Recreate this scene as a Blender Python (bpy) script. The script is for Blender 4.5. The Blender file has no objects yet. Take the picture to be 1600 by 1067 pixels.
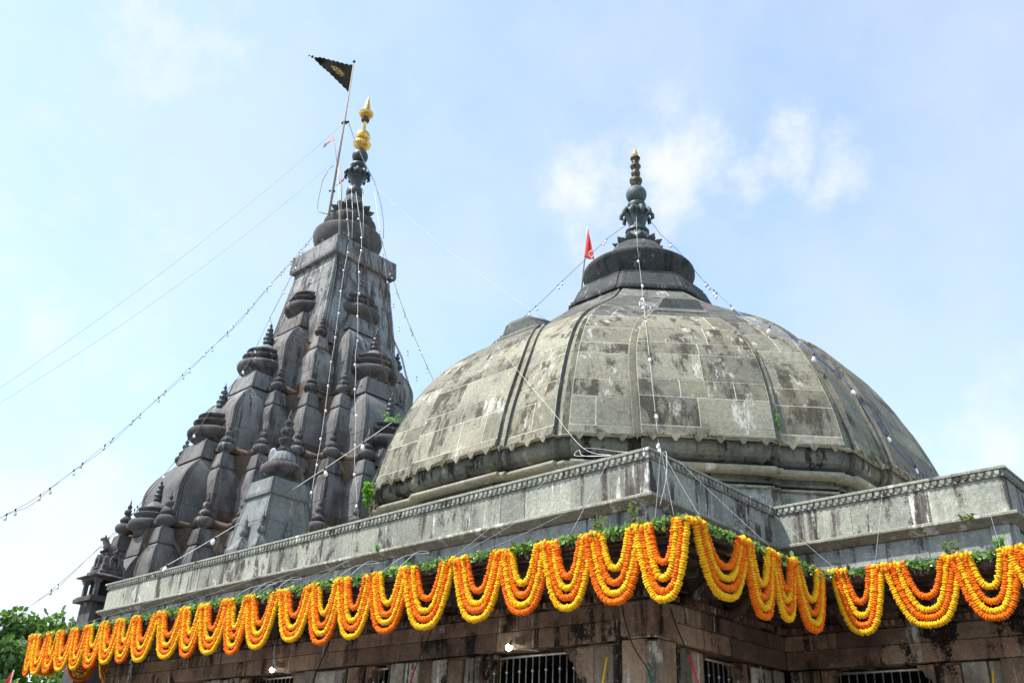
import bpy, bmesh, math, random
from mathutils import Vector, Matrix
R = math.radians
random.seed(7)
sc = bpy.context.scene
col = sc.collection

# ------------------------------------------------------------------ camera
CAM = Vector((5.6659, -8.24, -3.6919)); YAW, PITCH, ROLL = 2.3374, .4696, .0442; FPX = 1405.08
def cam_axes():
    f = Vector((math.cos(PITCH)*math.cos(YAW), math.cos(PITCH)*math.sin(YAW), math.sin(PITCH)))
    r = Vector((math.sin(YAW), -math.cos(YAW), 0)); u = r.cross(f)
    return math.cos(ROLL)*r+math.sin(ROLL)*u, -math.sin(ROLL)*r+math.cos(ROLL)*u, f
cr, cu, cf = cam_axes()
cd = bpy.data.cameras.new('camera'); cam = bpy.data.objects.new('camera', cd); col.objects.link(cam)
cam.matrix_world = Matrix(((cr.x, cu.x, -cf.x, CAM.x), (cr.y, cu.y, -cf.y, CAM.y), (cr.z, cu.z, -cf.z, CAM.z), (0, 0, 0, 1)))
cd.sensor_width = 36; cd.sensor_fit = 'HORIZONTAL'; cd.lens = FPX/1600*36; cd.clip_end = 6000; cd.clip_start = .05
sc.camera = cam
def ray(px, py): return (px-800)/FPX*cr-(py-533.5)/FPX*cu+cf
def at(px, py, n, d):
    """point of the sight line through a photo pixel that lies on the plane n.p = d"""
    v = ray(px, py); n = Vector(n); return CAM+v*((d-CAM.dot(n))/v.dot(n))
def far(px, py, dist): return CAM+ray(px, py)*dist

# ------------------------------------------------------------------ sun, sky, exposure
SUN = Vector((-.30, -.45, .84)).normalized()
sl = bpy.data.lights.new('sun', 'SUN'); sl.energy = 3.0; sl.angle = R(.5); sl.color = (1, .955, .88)
so = bpy.data.objects.new('sun', sl); col.objects.link(so)
so.rotation_euler = SUN.to_track_quat('Z', 'Y').to_euler(); so.location = (0, 0, 40)
w = bpy.data.worlds.new('World'); sc.world = w; w.use_nodes = True
nt = w.node_tree; nt.nodes.clear()
def wn(t, **k):
    n = nt.nodes.new(t)
    for a, b in k.items(): setattr(n, a, b)
    return n
sky = wn('ShaderNodeTexSky', sky_type='NISHITA', sun_disc=False)
sky.sun_elevation = math.asin(SUN.z); sky.sun_rotation = math.atan2(SUN.x, SUN.y)
sky.altitude = 600; sky.air_density = 1.0; sky.dust_density = 1.2; sky.ozone_density = 1.0
tc = wn('ShaderNodeTexCoord')
def noise(scale, detail=6, rough=.55, vec=None):
    n = wn('ShaderNodeTexNoise'); n.inputs['Scale'].default_value = scale; n.inputs['Detail'].default_value = detail
    n.inputs['Roughness'].default_value = rough; nt.links.new(vec or tc.outputs['Generated'], n.inputs['Vector']); return n.outputs['Fac']
def wmath(op, a, b=None, clamp=False):
    n = wn('ShaderNodeMath', operation=op, use_clamp=clamp)
    for i, v in enumerate((a, b)):
        if v is None: continue
        if isinstance(v, (int, float)): n.inputs[i].default_value = v
        else: nt.links.new(v, n.inputs[i])
    return n.outputs[0]
def wramp(x, lo, hi):
    n = wn('ShaderNodeMapRange', interpolation_type='SMOOTHSTEP'); nt.links.new(x, n.inputs[0])
    n.inputs[1].default_value = lo; n.inputs[2].default_value = hi; return n.outputs[0]
warp = wn('ShaderNodeVectorMath', operation='ADD'); wc = wn('ShaderNodeTexNoise'); wc.inputs['Scale'].default_value = 9; wc.inputs['Detail'].default_value = 6
nt.links.new(tc.outputs['Generated'], wc.inputs['Vector'])
wsub = wn('ShaderNodeVectorMath', operation='SUBTRACT'); nt.links.new(wc.outputs['Color'], wsub.inputs[0]); wsub.inputs[1].default_value = (.5, .5, .5)
wscl = wn('ShaderNodeVectorMath', operation='SCALE'); nt.links.new(wsub.outputs[0], wscl.inputs[0]); wscl.inputs['Scale'].default_value = .16
nt.links.new(tc.outputs['Generated'], warp.inputs[0]); nt.links.new(wscl.outputs[0], warp.inputs[1])
def puff(px, py, rad, soft):
    d = ray(px, py).normalized(); n = wn('ShaderNodeVectorMath', operation='DISTANCE')
    nt.links.new(warp.outputs[0], n.inputs[0]); n.inputs[1].default_value = d
    m = wn('ShaderNodeMapRange', interpolation_type='SMOOTHSTEP'); nt.links.new(n.outputs['Value'], m.inputs[0])
    m.inputs[1].default_value = rad; m.inputs[2].default_value = max(0, rad-soft); return m.outputs[0]
cl = None
for a in ((1040, 270, .155, .155, 1.), (940, 315, .11, .11, .72), (1070, 235, .11, .11, 1.), (1210, 230, .10, .10, .86), (1150, 285, .10, .10, .85), (1290, 275, .11, .11, .74), (920, 370, .09, .09, .6),
          (70, 800, .18, .18, .9), (190, 900, .18, .18, .9), (50, 930, .20, .20, 1.), (60, 460, .26, .26, .66), (250, 20, .24, .24, .52), (1560, 700, .14, .14, .8)):
    p = wmath('MULTIPLY', puff(*a[:4]), a[4]); cl = p if cl is None else wmath('MAXIMUM', cl, p)
tex = wmath('ADD', wmath('MULTIPLY', noise(6, 9, .62), .5), wmath('MULTIPLY', noise(17, 9, .66), .5))
cl = wramp(wmath('ADD', wmath('MULTIPLY', cl, .9), wmath('MULTIPLY', wmath('SUBTRACT', tex, .5), 2.1)), .28, 1.05)
veil = wramp(noise(2.3, 7, .6), .36, .70)
veil = wmath('ADD', wmath('MULTIPLY', veil, .30), .22)
cloud = wmath('ADD', cl, wmath('MULTIPLY', veil, wmath('SUBTRACT', 1., cl)), True)
mix = wn('ShaderNodeMixRGB'); nt.links.new(cloud, mix.inputs[0])
skym = wn('ShaderNodeMixRGB', blend_type='MULTIPLY'); skym.inputs[0].default_value = 1; nt.links.new(sky.outputs[0], skym.inputs[1]); skym.inputs[2].default_value = (.97, 1.05, 1.0, 1)
nt.links.new(skym.outputs[0], mix.inputs[1]); mix.inputs[2].default_value = (2.62, 2.75, 2.85, 1)
bg = wn('ShaderNodeBackground'); bg.inputs[1].default_value = .15; nt.links.new(mix.outputs[0], bg.inputs[0])
wo = wn('ShaderNodeOutputWorld'); nt.links.new(bg.outputs[0], wo.inputs[0])
vs = sc.view_settings; vs.view_transform = 'Standard'; vs.look = 'None'; vs.gamma = 1; vs.exposure = 1.3; vs.use_curve_mapping = False
sc.cycles.max_bounces = 4; sc.cycles.diffuse_bounces = 2; sc.cycles.glossy_bounces = 2; sc.cycles.transmission_bounces = 3

# ------------------------------------------------------------------ materials
def mat(name):
    m = bpy.data.materials.new(name); m.use_nodes = True
    return m, m.node_tree, m.node_tree.nodes['Principled BSDF']
class NT:
    def __init__(s, nt): s.nt = nt
    def n(s, t, **k):
        x = s.nt.nodes.new(t)
        for a, b in k.items(): setattr(x, a, b)
        return x
    def l(s, a, b): s.nt.links.new(a, b)
    def val(s, v, sock):
        if isinstance(v, (int, float, tuple)): sock.default_value = v
        else: s.l(v, sock)
    def pos(s, scale=(1, 1, 1), local=False):
        g = s.n('ShaderNodeTexCoord').outputs['Object'] if local else s.n('ShaderNodeNewGeometry').outputs['Position']
        m = s.n('ShaderNodeVectorMath', operation='MULTIPLY'); s.l(g, m.inputs[0]); m.inputs[1].default_value = scale
        return m.outputs[0]
    def noise(s, scale, detail=5, rough=.6, vec=None, dist=0):
        x = s.n('ShaderNodeTexNoise'); x.inputs['Scale'].default_value = scale; x.inputs['Detail'].default_value = detail
        x.inputs['Roughness'].default_value = rough; x.inputs['Distortion'].default_value = dist
        s.l(vec or s.pos(), x.inputs['Vector']); return x.outputs['Fac']
    def ramp(s, x, lo, hi, a=0., b=1.):
        m = s.n('ShaderNodeMapRange', interpolation_type='SMOOTHSTEP'); s.l(x, m.inputs[0])
        m.inputs[1].default_value = lo; m.inputs[2].default_value = hi; m.inputs[3].default_value = a; m.inputs[4].default_value = b; return m.outputs[0]
    def math(s, op, a, b=0., clamp=False):
        m = s.n('ShaderNodeMath', operation=op, use_clamp=clamp); s.val(a, m.inputs[0]); s.val(b, m.inputs[1]); return m.outputs[0]
    def mix(s, f, a, b, blend='MIX'):
        m = s.n('ShaderNodeMixRGB', blend_type=blend); s.val(f, m.inputs[0])
        for v, k in ((a, 1), (b, 2)):
            if isinstance(v, tuple): m.inputs[k].default_value = (*v[:3], 1)
            else: s.l(v, m.inputs[k])
        return m.outputs[0]
    def rand(s): return s.n('ShaderNodeObjectInfo').outputs['Random']
    def bump(s, h, strength, dist, b):
        x = s.n('ShaderNodeBump'); x.inputs['Strength'].default_value = strength; x.inputs['Distance'].default_value = dist
        s.l(h, x.inputs['Height']); s.l(x.outputs[0], b.inputs['Normal'])

def stone(name, c1, c2, dark, streak=.5, patch=.5, white=.0, warm=None, warmamt=0., var=.35, rough=.9, bump=.5, speck=.35, streakscale=2.6, blotch=1.3, grime=False, wlo=.565):
    m, t, b = mat(name); N = NT(t)
    c = N.mix(N.ramp(N.noise(blotch, 4, .65), .3, .7), c1, c2)
    if warm: c = N.mix(N.math('MULTIPLY', N.ramp(N.noise(.9, 4, .6, N.pos((1, 1, .7))), .42, .68), warmamt), c, warm)
    # tone of each stone
    rv = N.rand(); c = N.mix(1., c, N.mix(rv, (1-var,)*3, (1+var*.55,)*3), 'MULTIPLY')
    # grain
    c = N.mix(speck, c, N.mix(N.ramp(N.noise(95, 2, .7), .3, .7), (.45,)*3, (1.45,)*3), 'MULTIPLY')
    c = N.mix(.5, c, N.mix(N.ramp(N.noise(17, 3, .7), .3, .7), (.62,)*3, (1.3,)*3), 'MULTIPLY')
    # weathered blotches and run-down streaks (black algae), some stones more than others
    rv2 = N.math('FRACT', N.math('MULTIPLY', rv, 7.31)); rv3 = N.math('FRACT', N.math('MULTIPLY', rv, 13.77))
    edge = N.math('MULTIPLY', N.math('SUBTRACT', N.noise(42, 4, .75), .5), .34)
    cov = N.math('ADD', N.noise(2.6, 4, .65, N.pos((1.3, 1.3, .55))), edge)
    pm = N.ramp(cov, .50, .57); sel = N.ramp(N.math('ADD', N.noise(.8, 3, .6), N.math('MULTIPLY', N.math('SUBTRACT', rv2, .5), .55)), .50, .64)
    c = N.mix(N.math('MULTIPLY', N.math('MULTIPLY', pm, sel), patch), c, dark)
    st = N.ramp(N.math('ADD', N.noise(streakscale, 5, .65, N.pos((1.9, 1.9, .10))), N.math('MULTIPLY', edge, .5)), .50, .60)
    st2 = N.ramp(N.math('ADD', N.noise(2.0, 5, .7, N.pos((1, 1, 1.4))), N.math('MULTIPLY', N.math('SUBTRACT', rv3, .5), .30)), .43, .60)
    c = N.mix(N.math('MULTIPLY', N.math('MULTIPLY', st, st2), streak), c, dark)
    fs = N.ramp(N.noise(streakscale*3.2, 4, .6, N.pos((1.9, 1.9, .07))), .50, .68); c = N.mix(N.math('MULTIPLY', N.math('MULTIPLY', fs, N.ramp(N.noise(1.6, 4, .6), .4, .6)), streak*.6), c, tuple(.5*a+.5*b_ for a, b_ in zip(dark, c2)))
    if grime:  # the lower, damper stages carry more black algae
        sz = N.n('ShaderNodeSeparateXYZ'); N.l(N.pos(), sz.inputs[0]); gz = N.math('ADD', sz.outputs[2], N.math('MULTIPLY', N.math('SUBTRACT', N.noise(1.1, 5, .7, N.pos((1, 1, .35))), .5), 16.))
        c = N.mix(N.ramp(gz, 9.5, 1.0, 0., .55), c, (.066, .058, .058))
    if white:
        ws = N.ramp(N.math('ADD', N.noise(3.1, 5, .7, N.pos((1.8, 1.8, .16))), N.math('MULTIPLY', edge, .6)), wlo, wlo+.055)
        wz = N.ramp(N.noise(1.7, 5, .7, N.pos((1, 1, .8))), .49, .60)
        c = N.mix(N.math('MULTIPLY', N.math('MULTIPLY', ws, wz), white), c, (.62, .61, .56))
        wp = N.ramp(N.noise(26, 3, .8), .63, .70); c = N.mix(N.math('MULTIPLY', wp, white*.6), c, (.6, .6, .55))
    N.l(c, b.inputs['Base Color']); b.inputs['Roughness'].default_value = rough; b.inputs['Specular IOR Level'].default_value = .25
    h = N.math('ADD', N.math('MULTIPLY', N.noise(11, 4, .7), .7), N.math('MULTIPLY', N.noise(70, 2, .7), .35))
    N.bump(h, bump, .03, b)
    return m
M = {}
M['parapet'] = stone('parapet_stone', (.345, .345, .285), (.255, .26, .222), (.052, .038, .038), .97, .95, .95, None, 0, .30, streakscale=2.0, speck=.6, wlo=.55)
M['mortar'] = stone('lime_mortar', (.60, .57, .46), (.46, .44, .36), (.13, .12, .10), .4, .4, 0, None, 0, 0, speck=.4)
M['dome'] = stone('dome_stone', (.275, .262, .198), (.19, .186, .150), (.055, .047, .035), .9, .95, .6, (.28, .23, .145), .4, .34, streakscale=2.4, speck=.5)
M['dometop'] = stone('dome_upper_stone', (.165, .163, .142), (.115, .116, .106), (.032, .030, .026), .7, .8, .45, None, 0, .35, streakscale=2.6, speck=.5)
M['domestainshade'] = stone('dome_stain_and_shade', (.165, .165, .14), (.062, .062, .054), (.013, .012, .012), .98, .98, .4, (.24, .21, .14), .3, .2, streakscale=2.0)  # black staining, plus shade painted into recesses and step faces
M['domedark'] = stone('dome_dark_stone', (.075, .078, .078), (.05, .052, .053), (.015, .015, .015), .7, .7, .25, None, 0, .25)
M['tower'] = stone('tower_stone', (.30, .298, .288), (.185, .187, .187), (.038, .034, .036), .82, .65, .22, (.19, .155, .135), .6, .22, streakscale=3, grime=True)
M['towerbrown'] = stone('tower_brown_stone', (.19, .135, .10), (.125, .098, .082), (.035, .028, .026), .65, .7, .15, (.24, .135, .085), .5, .35)
M['ring'] = stone('ring_stone', (.13, .127, .126), (.08, .078, .082), (.02, .018, .018), .6, .6, .4, (.11, .08, .062), .5, .25)
M['wall'] = stone('wall_stone', (.28, .172, .118), (.135, .085, .062), (.016, .010, .008), .95, 1., .9, (.38, .27, .185), .7, .5, streakscale=3, blotch=2.6, speck=.5)
M['plaster'] = stone('pillar_plaster', (.50, .45, .37), (.26, .21, .165), (.018, .014, .012), 1., 1., .9, (.13, .09, .068), .7, .35, streakscale=3.6, blotch=2.4)
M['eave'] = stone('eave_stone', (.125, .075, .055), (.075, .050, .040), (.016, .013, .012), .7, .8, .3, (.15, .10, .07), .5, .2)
M['turret'] = stone('turret_stone', (.23, .24, .235), (.165, .172, .172), (.04, .036, .036), .7, .6, .3, None, 0, .15)
M['ledge'] = stone('ledge_stone', (.36, .355, .28), (.27, .27, .215), (.06, .045, .035), .7, .7, .98, (.30, .25, .16), .5, .2, speck=.5, wlo=.50)
M['frieze'] = stone('frieze_stone', (.32, .325, .30), (.24, .245, .228), (.045, .040, .036), .9, .75, .6, None, 0, .2, speck=.5)
M['ground'] = stone('paving', (.18, .165, .15), (.14, .13, .118), (.08, .075, .07), .2, .4, 0)

def simple(name, c, rough=.6, metal=0., var=.0, bump=0., scale=20, spec=.4):
    m, t, b = mat(name); N = NT(t)
    cc = N.mix(N.ramp(N.noise(scale, 4, .6), .3, .7), tuple(x*(1-var) for x in c), tuple(min(1, x*(1+var)) for x in c))
    N.l(cc, b.inputs['Base Color']); b.inputs['Roughness'].default_value = rough; b.inputs['Metallic'].default_value = metal
    b.inputs['Specular IOR Level'].default_value = spec
    if bump: N.bump(N.noise(scale*3, 4, .6), bump, .02, b)
    return m
M['gold'] = simple('gilded_metal', (.66, .41, .10), .36, 1., .30, .25, 10)
M['oldgold'] = simple('tarnished_gilding', (.075, .058, .035), .5, .35, .75, .3, 14)
M['bluegreen'] = simple('dark_painted_stone', (.028, .040, .046), .45, 0, .35, .3, 9, .5)
M['petal'] = simple('lotus_petal_stone', (.075, .095, .10), .6, 0, .3, .3, 10)
M['bell'] = stone('ribbed_bell_stone', (.22, .225, .225), (.16, .165, .165), (.04, .04, .04), .5, .5, .3, None, 0, .1)
M['wire_w'] = simple('white_wire', (.72, .72, .70), .5)
M['wire_d'] = simple('dark_wire', (.035, .035, .04), .6)
M['wire_g'] = simple('grey_wire', (.40, .41, .43), .5)
M['wire_b'] = simple('blue_wire', (.12, .18, .55), .5)
M['socket'] = simple('black_socket', (.02, .02, .022), .5)
M['bulb'] = simple('milk_glass_bulb', (.86, .86, .84), .2, spec=.6)
M['rust'] = simple('rusty_iron', (.085, .055, .042), .85, .3, .4, .3, 40)
M['steel'] = simple('window_bar_steel', (.50, .49, .47), .42, .7, .25, .1, 30)
M['cement'] = simple('pole_wood', (.34, .27, .20), .8, 0, .4, .2, 30)
M['black'] = simple('interior_shade', (.012, .011, .011), .95)  # near-black colour stands in for the unlit interior
M['redcloth'] = simple('red_cloth', (.55, .035, .025), .85, 0, .15, .2, 12)
M['pinkcloth'] = simple('faded_pink_cloth', (.62, .40, .36), .9, 0, .1)
M['whitecloth'] = simple('white_print', (.75, .73, .70), .85)
M['yellowpole'] = simple('yellow_paint', (.80, .46, .02), .5)
M['redpole'] = simple('crimson_paint', (.55, .02, .07), .5)
M['greenrope'] = simple('green_rope', (.015, .12, .09), .8)
M['horn'] = simple('white_loudspeaker_paint', (.72, .74, .76), .45)
M['bark'] = simple('bark', (.10, .075, .055), .9, 0, .3, .5, 14)
m, t, b = mat('lit_lamp_glass'); b.inputs['Emission Color'].default_value = (1, .93, .78, 1); b.inputs['Emission Strength'].default_value = 7; M['lamp'] = m
def petalmat(name, ca, cb):
    m, t, b = mat(name); N = NT(t); g = N.n('ShaderNodeNewGeometry')
    c = N.mix(g.outputs['Random Per Island'], ca, cb); c = N.mix(.5, c, N.mix(N.ramp(N.noise(160, 3, .6), .35, .65), (.62, .5, .4), (1.25, 1.2, 1.1)), 'MULTIPLY')
    N.l(c, b.inputs['Base Color']); b.inputs['Roughness'].default_value = .75; b.inputs['Specular IOR Level'].default_value = .2
    pass
    return m
M['yellow'] = petalmat('yellow_marigold', (.86, .40, .006), (.92, .55, .014))
M['orange'] = petalmat('orange_marigold', (.82, .13, .004), (.90, .21, .006))
def leafmat(name, ca, cb, rough=.45, trans=.3):
    m, t, b = mat(name); N = NT(t); g = N.n('ShaderNodeNewGeometry')
    c = N.mix(g.outputs['Random Per Island'], ca, cb); N.l(c, b.inputs['Base Color']); b.inputs['Roughness'].default_value = rough
    tr = N.n('ShaderNodeBsdfTranslucent'); N.l(N.mix(1, c, (1.6, 1.7, .7), 'MULTIPLY'), tr.inputs[0])
    mx = N.n('ShaderNodeMixShader'); mx.inputs[0].default_value = trans; N.l(b.outputs[0], mx.inputs[1]); N.l(tr.outputs[0], mx.inputs[2])
    N.l(mx.outputs[0], t.nodes['Material Output'].inputs[0]); return m
M['leaf'] = leafmat('glossy_leaf', (.03, .08, .014), (.26, .40, .12), .32)
M['treeleaf'] = leafmat('tree_leaf', (.045, .10, .022), (.13, .22, .05), .5)
M['weed'] = leafmat('weed_leaf', (.10, .17, .03), (.22, .26, .05), .6, .4)
M['freshleaf'] = leafmat('fresh_leaf', (.06, .20, .02), (.16, .34, .04), .4, .4)
# black flag cloth with a gold brocade medallion
m, t, b = mat('black_gold_brocade'); N = NT(t)
d = N.n('ShaderNodeTexCoord'); dist = N.n('ShaderNodeVectorMath', operation='DISTANCE'); N.l(d.outputs['UV'], dist.inputs[0]); dist.inputs[1].default_value = (.36, .5, 0)
med = N.math('MULTIPLY', N.ramp(dist.outputs['Value'], .20, .12), N.ramp(N.noise(14, 4, .7), .44, .54))
speck = N.ramp(N.noise(38, 3, .6), .62, .68)
c = N.mix(N.math('MAXIMUM', med, N.math('MULTIPLY', speck, .18)), (.010, .009, .008), (.30, .22, .08)); N.l(c, b.inputs['Base Color']); b.inputs['Roughness'].default_value = .9; b.inputs['Specular IOR Level'].default_value = .05; M['flag'] = m

# ------------------------------------------------------------------ mesh helpers
class MB:
    def __init__(s): s.v = []; s.f = []; s.mi = []; s.sm = []
    def add(s, vs, fs, mi=0, smooth=False):
        o = len(s.v); s.v += [tuple(p) for p in vs]
        for f in fs: s.f.append(tuple(i+o for i in f)); s.mi.append(mi); s.sm.append(smooth)
        return s
    def box(s, x0, x1, y0, y1, z0, z1, mi=0):
        v = [(x0, y0, z0), (x1, y0, z0), (x1, y1, z0), (x0, y1, z0), (x0, y0, z1), (x1, y0, z1), (x1, y1, z1), (x0, y1, z1)]
        return s.add(v, [(0, 3, 2, 1), (4, 5, 6, 7), (0, 1, 5, 4), (1, 2, 6, 5), (2, 3, 7, 6), (3, 0, 4, 7)], mi)
    def rings(s, rings, closed=True, caps=True, mi=0, smooth=False, mif=None):
        n = len(rings[0]); vs = [p for r in rings for p in r]; fs = []; mm = []
        for i in range(len(rings)-1):
            for j in range(n if closed else n-1):
                k = (j+1) % n; fs.append((i*n+j, i*n+k, (i+1)*n+k, (i+1)*n+j)); mm.append(mif(i) if mif else mi)
        o = len(s.f); s.add(vs, fs, mi, smooth)
        for q, a in enumerate(mm): s.mi[o+q] = a
        if caps and closed:
            b0 = len(s.v)-len(vs)
            s.f.append(tuple(b0+i for i in reversed(range(n)))); s.mi.append(mif(0) if mif else mi); s.sm.append(False)
            s.f.append(tuple(b0+(len(rings)-1)*n+i for i in range(n))); s.mi.append(mif(len(rings)-2) if mif else mi); s.sm.append(False)
        return s
    def lathe(s, prof, seg=24, c=(0, 0), mi=0, smooth=True, wob=None):
        rr = []
        for r, z in prof:
            r = max(r, .0008)
            rr.append([(c[0]+r*(1 if not wob else 1+wob(2*math.pi*k/seg, z))*math.cos(2*math.pi*k/seg), c[1]+r*(1 if not wob else 1+wob(2*math.pi*k/seg, z))*math.sin(2*math.pi*k/seg), z) for k in range(seg)])
        return s.rings(rr, True, True, mi, smooth)
    def tube(s, pts, r, seg=6, mi=0, smooth=True):
        pts = [Vector(p) for p in pts]; rr = []; n = len(pts)
        prev = None
        for i, p in enumerate(pts):
            t = (pts[min(i+1, n-1)]-pts[max(i-1, 0)]).normalized()
            if prev is None:
                a = Vector((0, 0, 1)) if abs(t.z) < .9 else Vector((1, 0, 0)); prev = t.cross(a).normalized()
            else: prev = (prev-t*prev.dot(t)).normalized()
            q = t.cross(prev); ri = r[i] if isinstance(r, (list, tuple)) else r
            rr.append([p+ri*(math.cos(2*math.pi*k/seg)*prev+math.sin(2*math.pi*k/seg)*q) for k in range(seg)])
        return s.rings(rr, True, True, mi, smooth)
    def ball(s, c, r, seg=12, rings=7, mi=0, sz=1.):
        pr = [(r*math.sin(math.pi*i/rings), -r*sz*math.cos(math.pi*i/rings)) for i in range(rings+1)]
        rr = [[(c[0]+max(a, .0006)*math.cos(2*math.pi*k/seg), c[1]+max(a, .0006)*math.sin(2*math.pi*k/seg), c[2]+z) for k in range(seg)] for a, z in pr]
        return s.rings(rr, True, True, mi, True)
    def build(s, name, mats, parent=None, loc=None, bevel=0):
        me = bpy.data.meshes.new(name); me.from_pydata(s.v, [], s.f)
        for mm in (mats if isinstance(mats, (list, tuple)) else [mats]): me.materials.append(M[mm] if isinstance(mm, str) else mm)
        me.polygons.foreach_set('material_index', s.mi); me.polygons.foreach_set('use_smooth', s.sm); me.update()
        return link(name, me, parent, loc, bevel)
def link(name, me, parent=None, loc=None, bevel=0):
    o = bpy.data.objects.new(name, me); col.objects.link(o)
    if parent: o.parent = parent
    if loc is not None: o.location = loc
    if bevel:
        b = o.modifiers.new('bevel', 'BEVEL'); b.width = bevel; b.segments = 2; b.limit_method = 'ANGLE'; b.angle_limit = R(40)
    return o
def tag(o, label=None, cat=None, group=None, kind=None):
    if label: o['label'] = label
    if cat: o['category'] = cat
    if group: o['group'] = group
    if kind: o['kind'] = kind
    return o
def empty(name, loc, label, cat, group=None):
    o = bpy.data.objects.new(name, None); o.empty_display_size = .3; o.location = loc; col.objects.link(o)
    return tag(o, label, cat, group)
ORD = ['first', 'second', 'third', 'fourth', 'fifth', 'sixth', 'seventh', 'eighth', 'ninth', 'tenth', 'eleventh', 'twelfth', 'thirteenth', 'fourteenth', 'fifteenth', 'sixteenth', 'seventeenth', 'eighteenth', 'nineteenth', 'twentieth', 'twenty-first', 'twenty-second', 'twenty-third', 'twenty-fourth', 'twenty-fifth']

# ------------------------------------------------------------------ ground
GZ = -5.3
mb = MB(); mb.add([(-2500, -2500, GZ), (2500, -2500, GZ), (2500, 2500, GZ), (-2500, 2500, GZ)], [(0, 1, 2, 3)])
tag(mb.build('ground', 'ground'), kind='structure')

# ================================================================== TEMPLE HALL
HL, HB, HC = -13.74, 2.93, 2.937          # left end of the front wall, depth of the step, end of the right wing
hall = empty('temple_hall', (0, 0, GZ), 'low stone temple hall with grey parapet, deep eave and barred windows', 'temple')
def hb(mb, name, mats, parent=None, bevel=0):
    """build with world coordinates under the hall"""
    o = mb.build(name, mats, None, None, bevel); par(o, parent or hall); return o
def par(o, p):
    o.parent = p; pl = Vector((0, 0, 0)); q = p
    while q: pl += q.location; q = q.parent
    o.location = o.location-pl
    return o
PATH = [((HL, 7.5), (-1, 0)), ((HL, 0), (-1, -1)), ((0, 0), (1, -1)), ((0, HB), (1, -1)), ((HC, HB), (1, -1)), ((HC, 8.5), (1, 0))]
def sweep(mb, prof, path=PATH, mi=0, left=1.):
    rr = []
    for i, ((x, y), (nx, ny)) in enumerate(path):
        rr.append([(x+nx*d*(left if nx < 0 else 1), y+ny*d, z) for d, z in prof])
    return mb.rings(rr, True, True, mi)
# roof slab so that the hall is closed
mb = MB(); mb.box(HL+.1, -.1, .12, 13, -.60, -.50); mb.box(-.1, HC-.1, HB+.1, 10.2, -.60, -.50); hb(mb, 'roof_slab', 'mortar')
# --- parapet: mortar core, stones, cap course, scallops, ledge, frieze
pc = MB(); sweep(pc, [(-.008, -.12), (-.008, -.54), (-.26, -.54), (-.26, -.12)]); parapet = hb(pc, 'parapet', 'mortar')
def stone_box(mb, a, b, z0, z1, d0, d1, jit=.004):
    """a block along an axis-aligned wall run: a,b end points on the wall plane, d0..d1 from the plane outward"""
    ax, ay, nx, ny = a[0], a[1], 0, 0
    ux, uy = (b[0]-a[0]), (b[1]-a[1]); L = math.hypot(ux, uy); ux /= L; uy /= L
    nx, ny = uy, -ux
    def P(t, d, z): return (a[0]+ux*t+nx*d, a[1]+uy*t+ny*d, z)
    j = [random.uniform(-jit, jit) for _ in range(4)]
    v = [P(0, d0, z0), P(L, d0, z0), P(L, d0, z1), P(0, d0, z1), P(0, d1+j[0], z0), P(L, d1+j[1], z0), P(L, d1+j[2], z1), P(0, d1+j[3], z1)]
    return mb.add(v, [(0, 1, 2, 3), (7, 6, 5, 4), (0, 4, 5, 1), (1, 5, 6, 2), (2, 6, 7, 3), (3, 7, 4, 0)])
RUNS = {'front': ((HL, 0), (0, 0)), 'step': ((0, 0), (0, HB)), 'wing': ((0, HB), (HC, HB)), 'wingend': ((HC, HB), (HC, 8.5)), 'leftend': ((HL, 7.5), (HL, 0))}
def course(run, lens, z0, z1, name, matn, parent, d0=-.2, d1=.0, gap=.007, seed=1, inset=0., bevel=.006):
    rnd = random.Random(seed); (ax, ay), (bx, by) = RUNS[run]; L = math.hypot(bx-ax, by-ay); ux, uy = (bx-ax)/L, (by-ay)/L
    t = L
    while t > .02:
        l = min(t, rnd.uniform(*lens)); 
        if t-l < lens[0]*.45: l = t
        s0, s1 = t-l+gap/2, t-gap/2
        mb = MB(); stone_box(mb, (ax+ux*s0, ay+uy*s0), (ax+ux*s1, ay+uy*s1), z0, z1, d0, d1+rnd.uniform(-.003, .004))
        hb(mb, name, matn, parent, bevel); t -= l
course('front', (.42, .95), -.535, -.118, 'parapet_stone', 'parapet', parapet, seed=3)
course('step', (.5, 1.0), -.535, -.118, 'parapet_stone', 'parapet', parapet, seed=4)
course('wing', (.5, 1.1), -.535, -.118, 'parapet_stone', 'parapet', parapet, seed=5)
course('wingend', (.6, 1.1), -.535, -.118, 'parapet_stone', 'parapet', parapet, seed=6)
course('leftend', (.6, 1.1), -.535, -.118, 'parapet_stone', 'parapet', parapet, seed=8)
mb = MB(); sweep(mb, [(.045, 0), (.05, -.012), (.05, -.035), (.022, -.040), (.022, -.118), (-.30, -.118), (-.30, 0)]); cap = hb(mb, 'cap_course', 'parapet')
def scallop_mesh(wd, hh, dep):
    """a hanging half-round leaf: thickest in the middle"""
    mb = MB(); n = 8; outer = []; inner = []
    for i in range(n+1):
        a = math.pi*i/n; x = math.cos(a)*wd*.46; z = -math.sin(a)**.8*hh
        outer.append((x, 0, z)); inner.append((x*.72, -dep, z*.80))
    vs = outer+inner+[(0, -dep*1.05, -hh*.3)]; fs = []
    for i in range(n): fs.append((i, i+1, n+1+i+1, n+1+i)); fs.append((n+1+i, n+2+i, 2*n+2))
    fs.append((n, 0, n+1, 2*n+1)); fs.append((2*n+1, n+1, 2*n+2))
    mb.add(vs, fs, 0, False); me = bpy.data.meshes.new('scallop'); me.from_pydata(mb.v, [], mb.f); me.materials.append(M['parapet']); return me
scm = scallop_mesh(.086, .074, .020)
stuffsc = MB()
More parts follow.
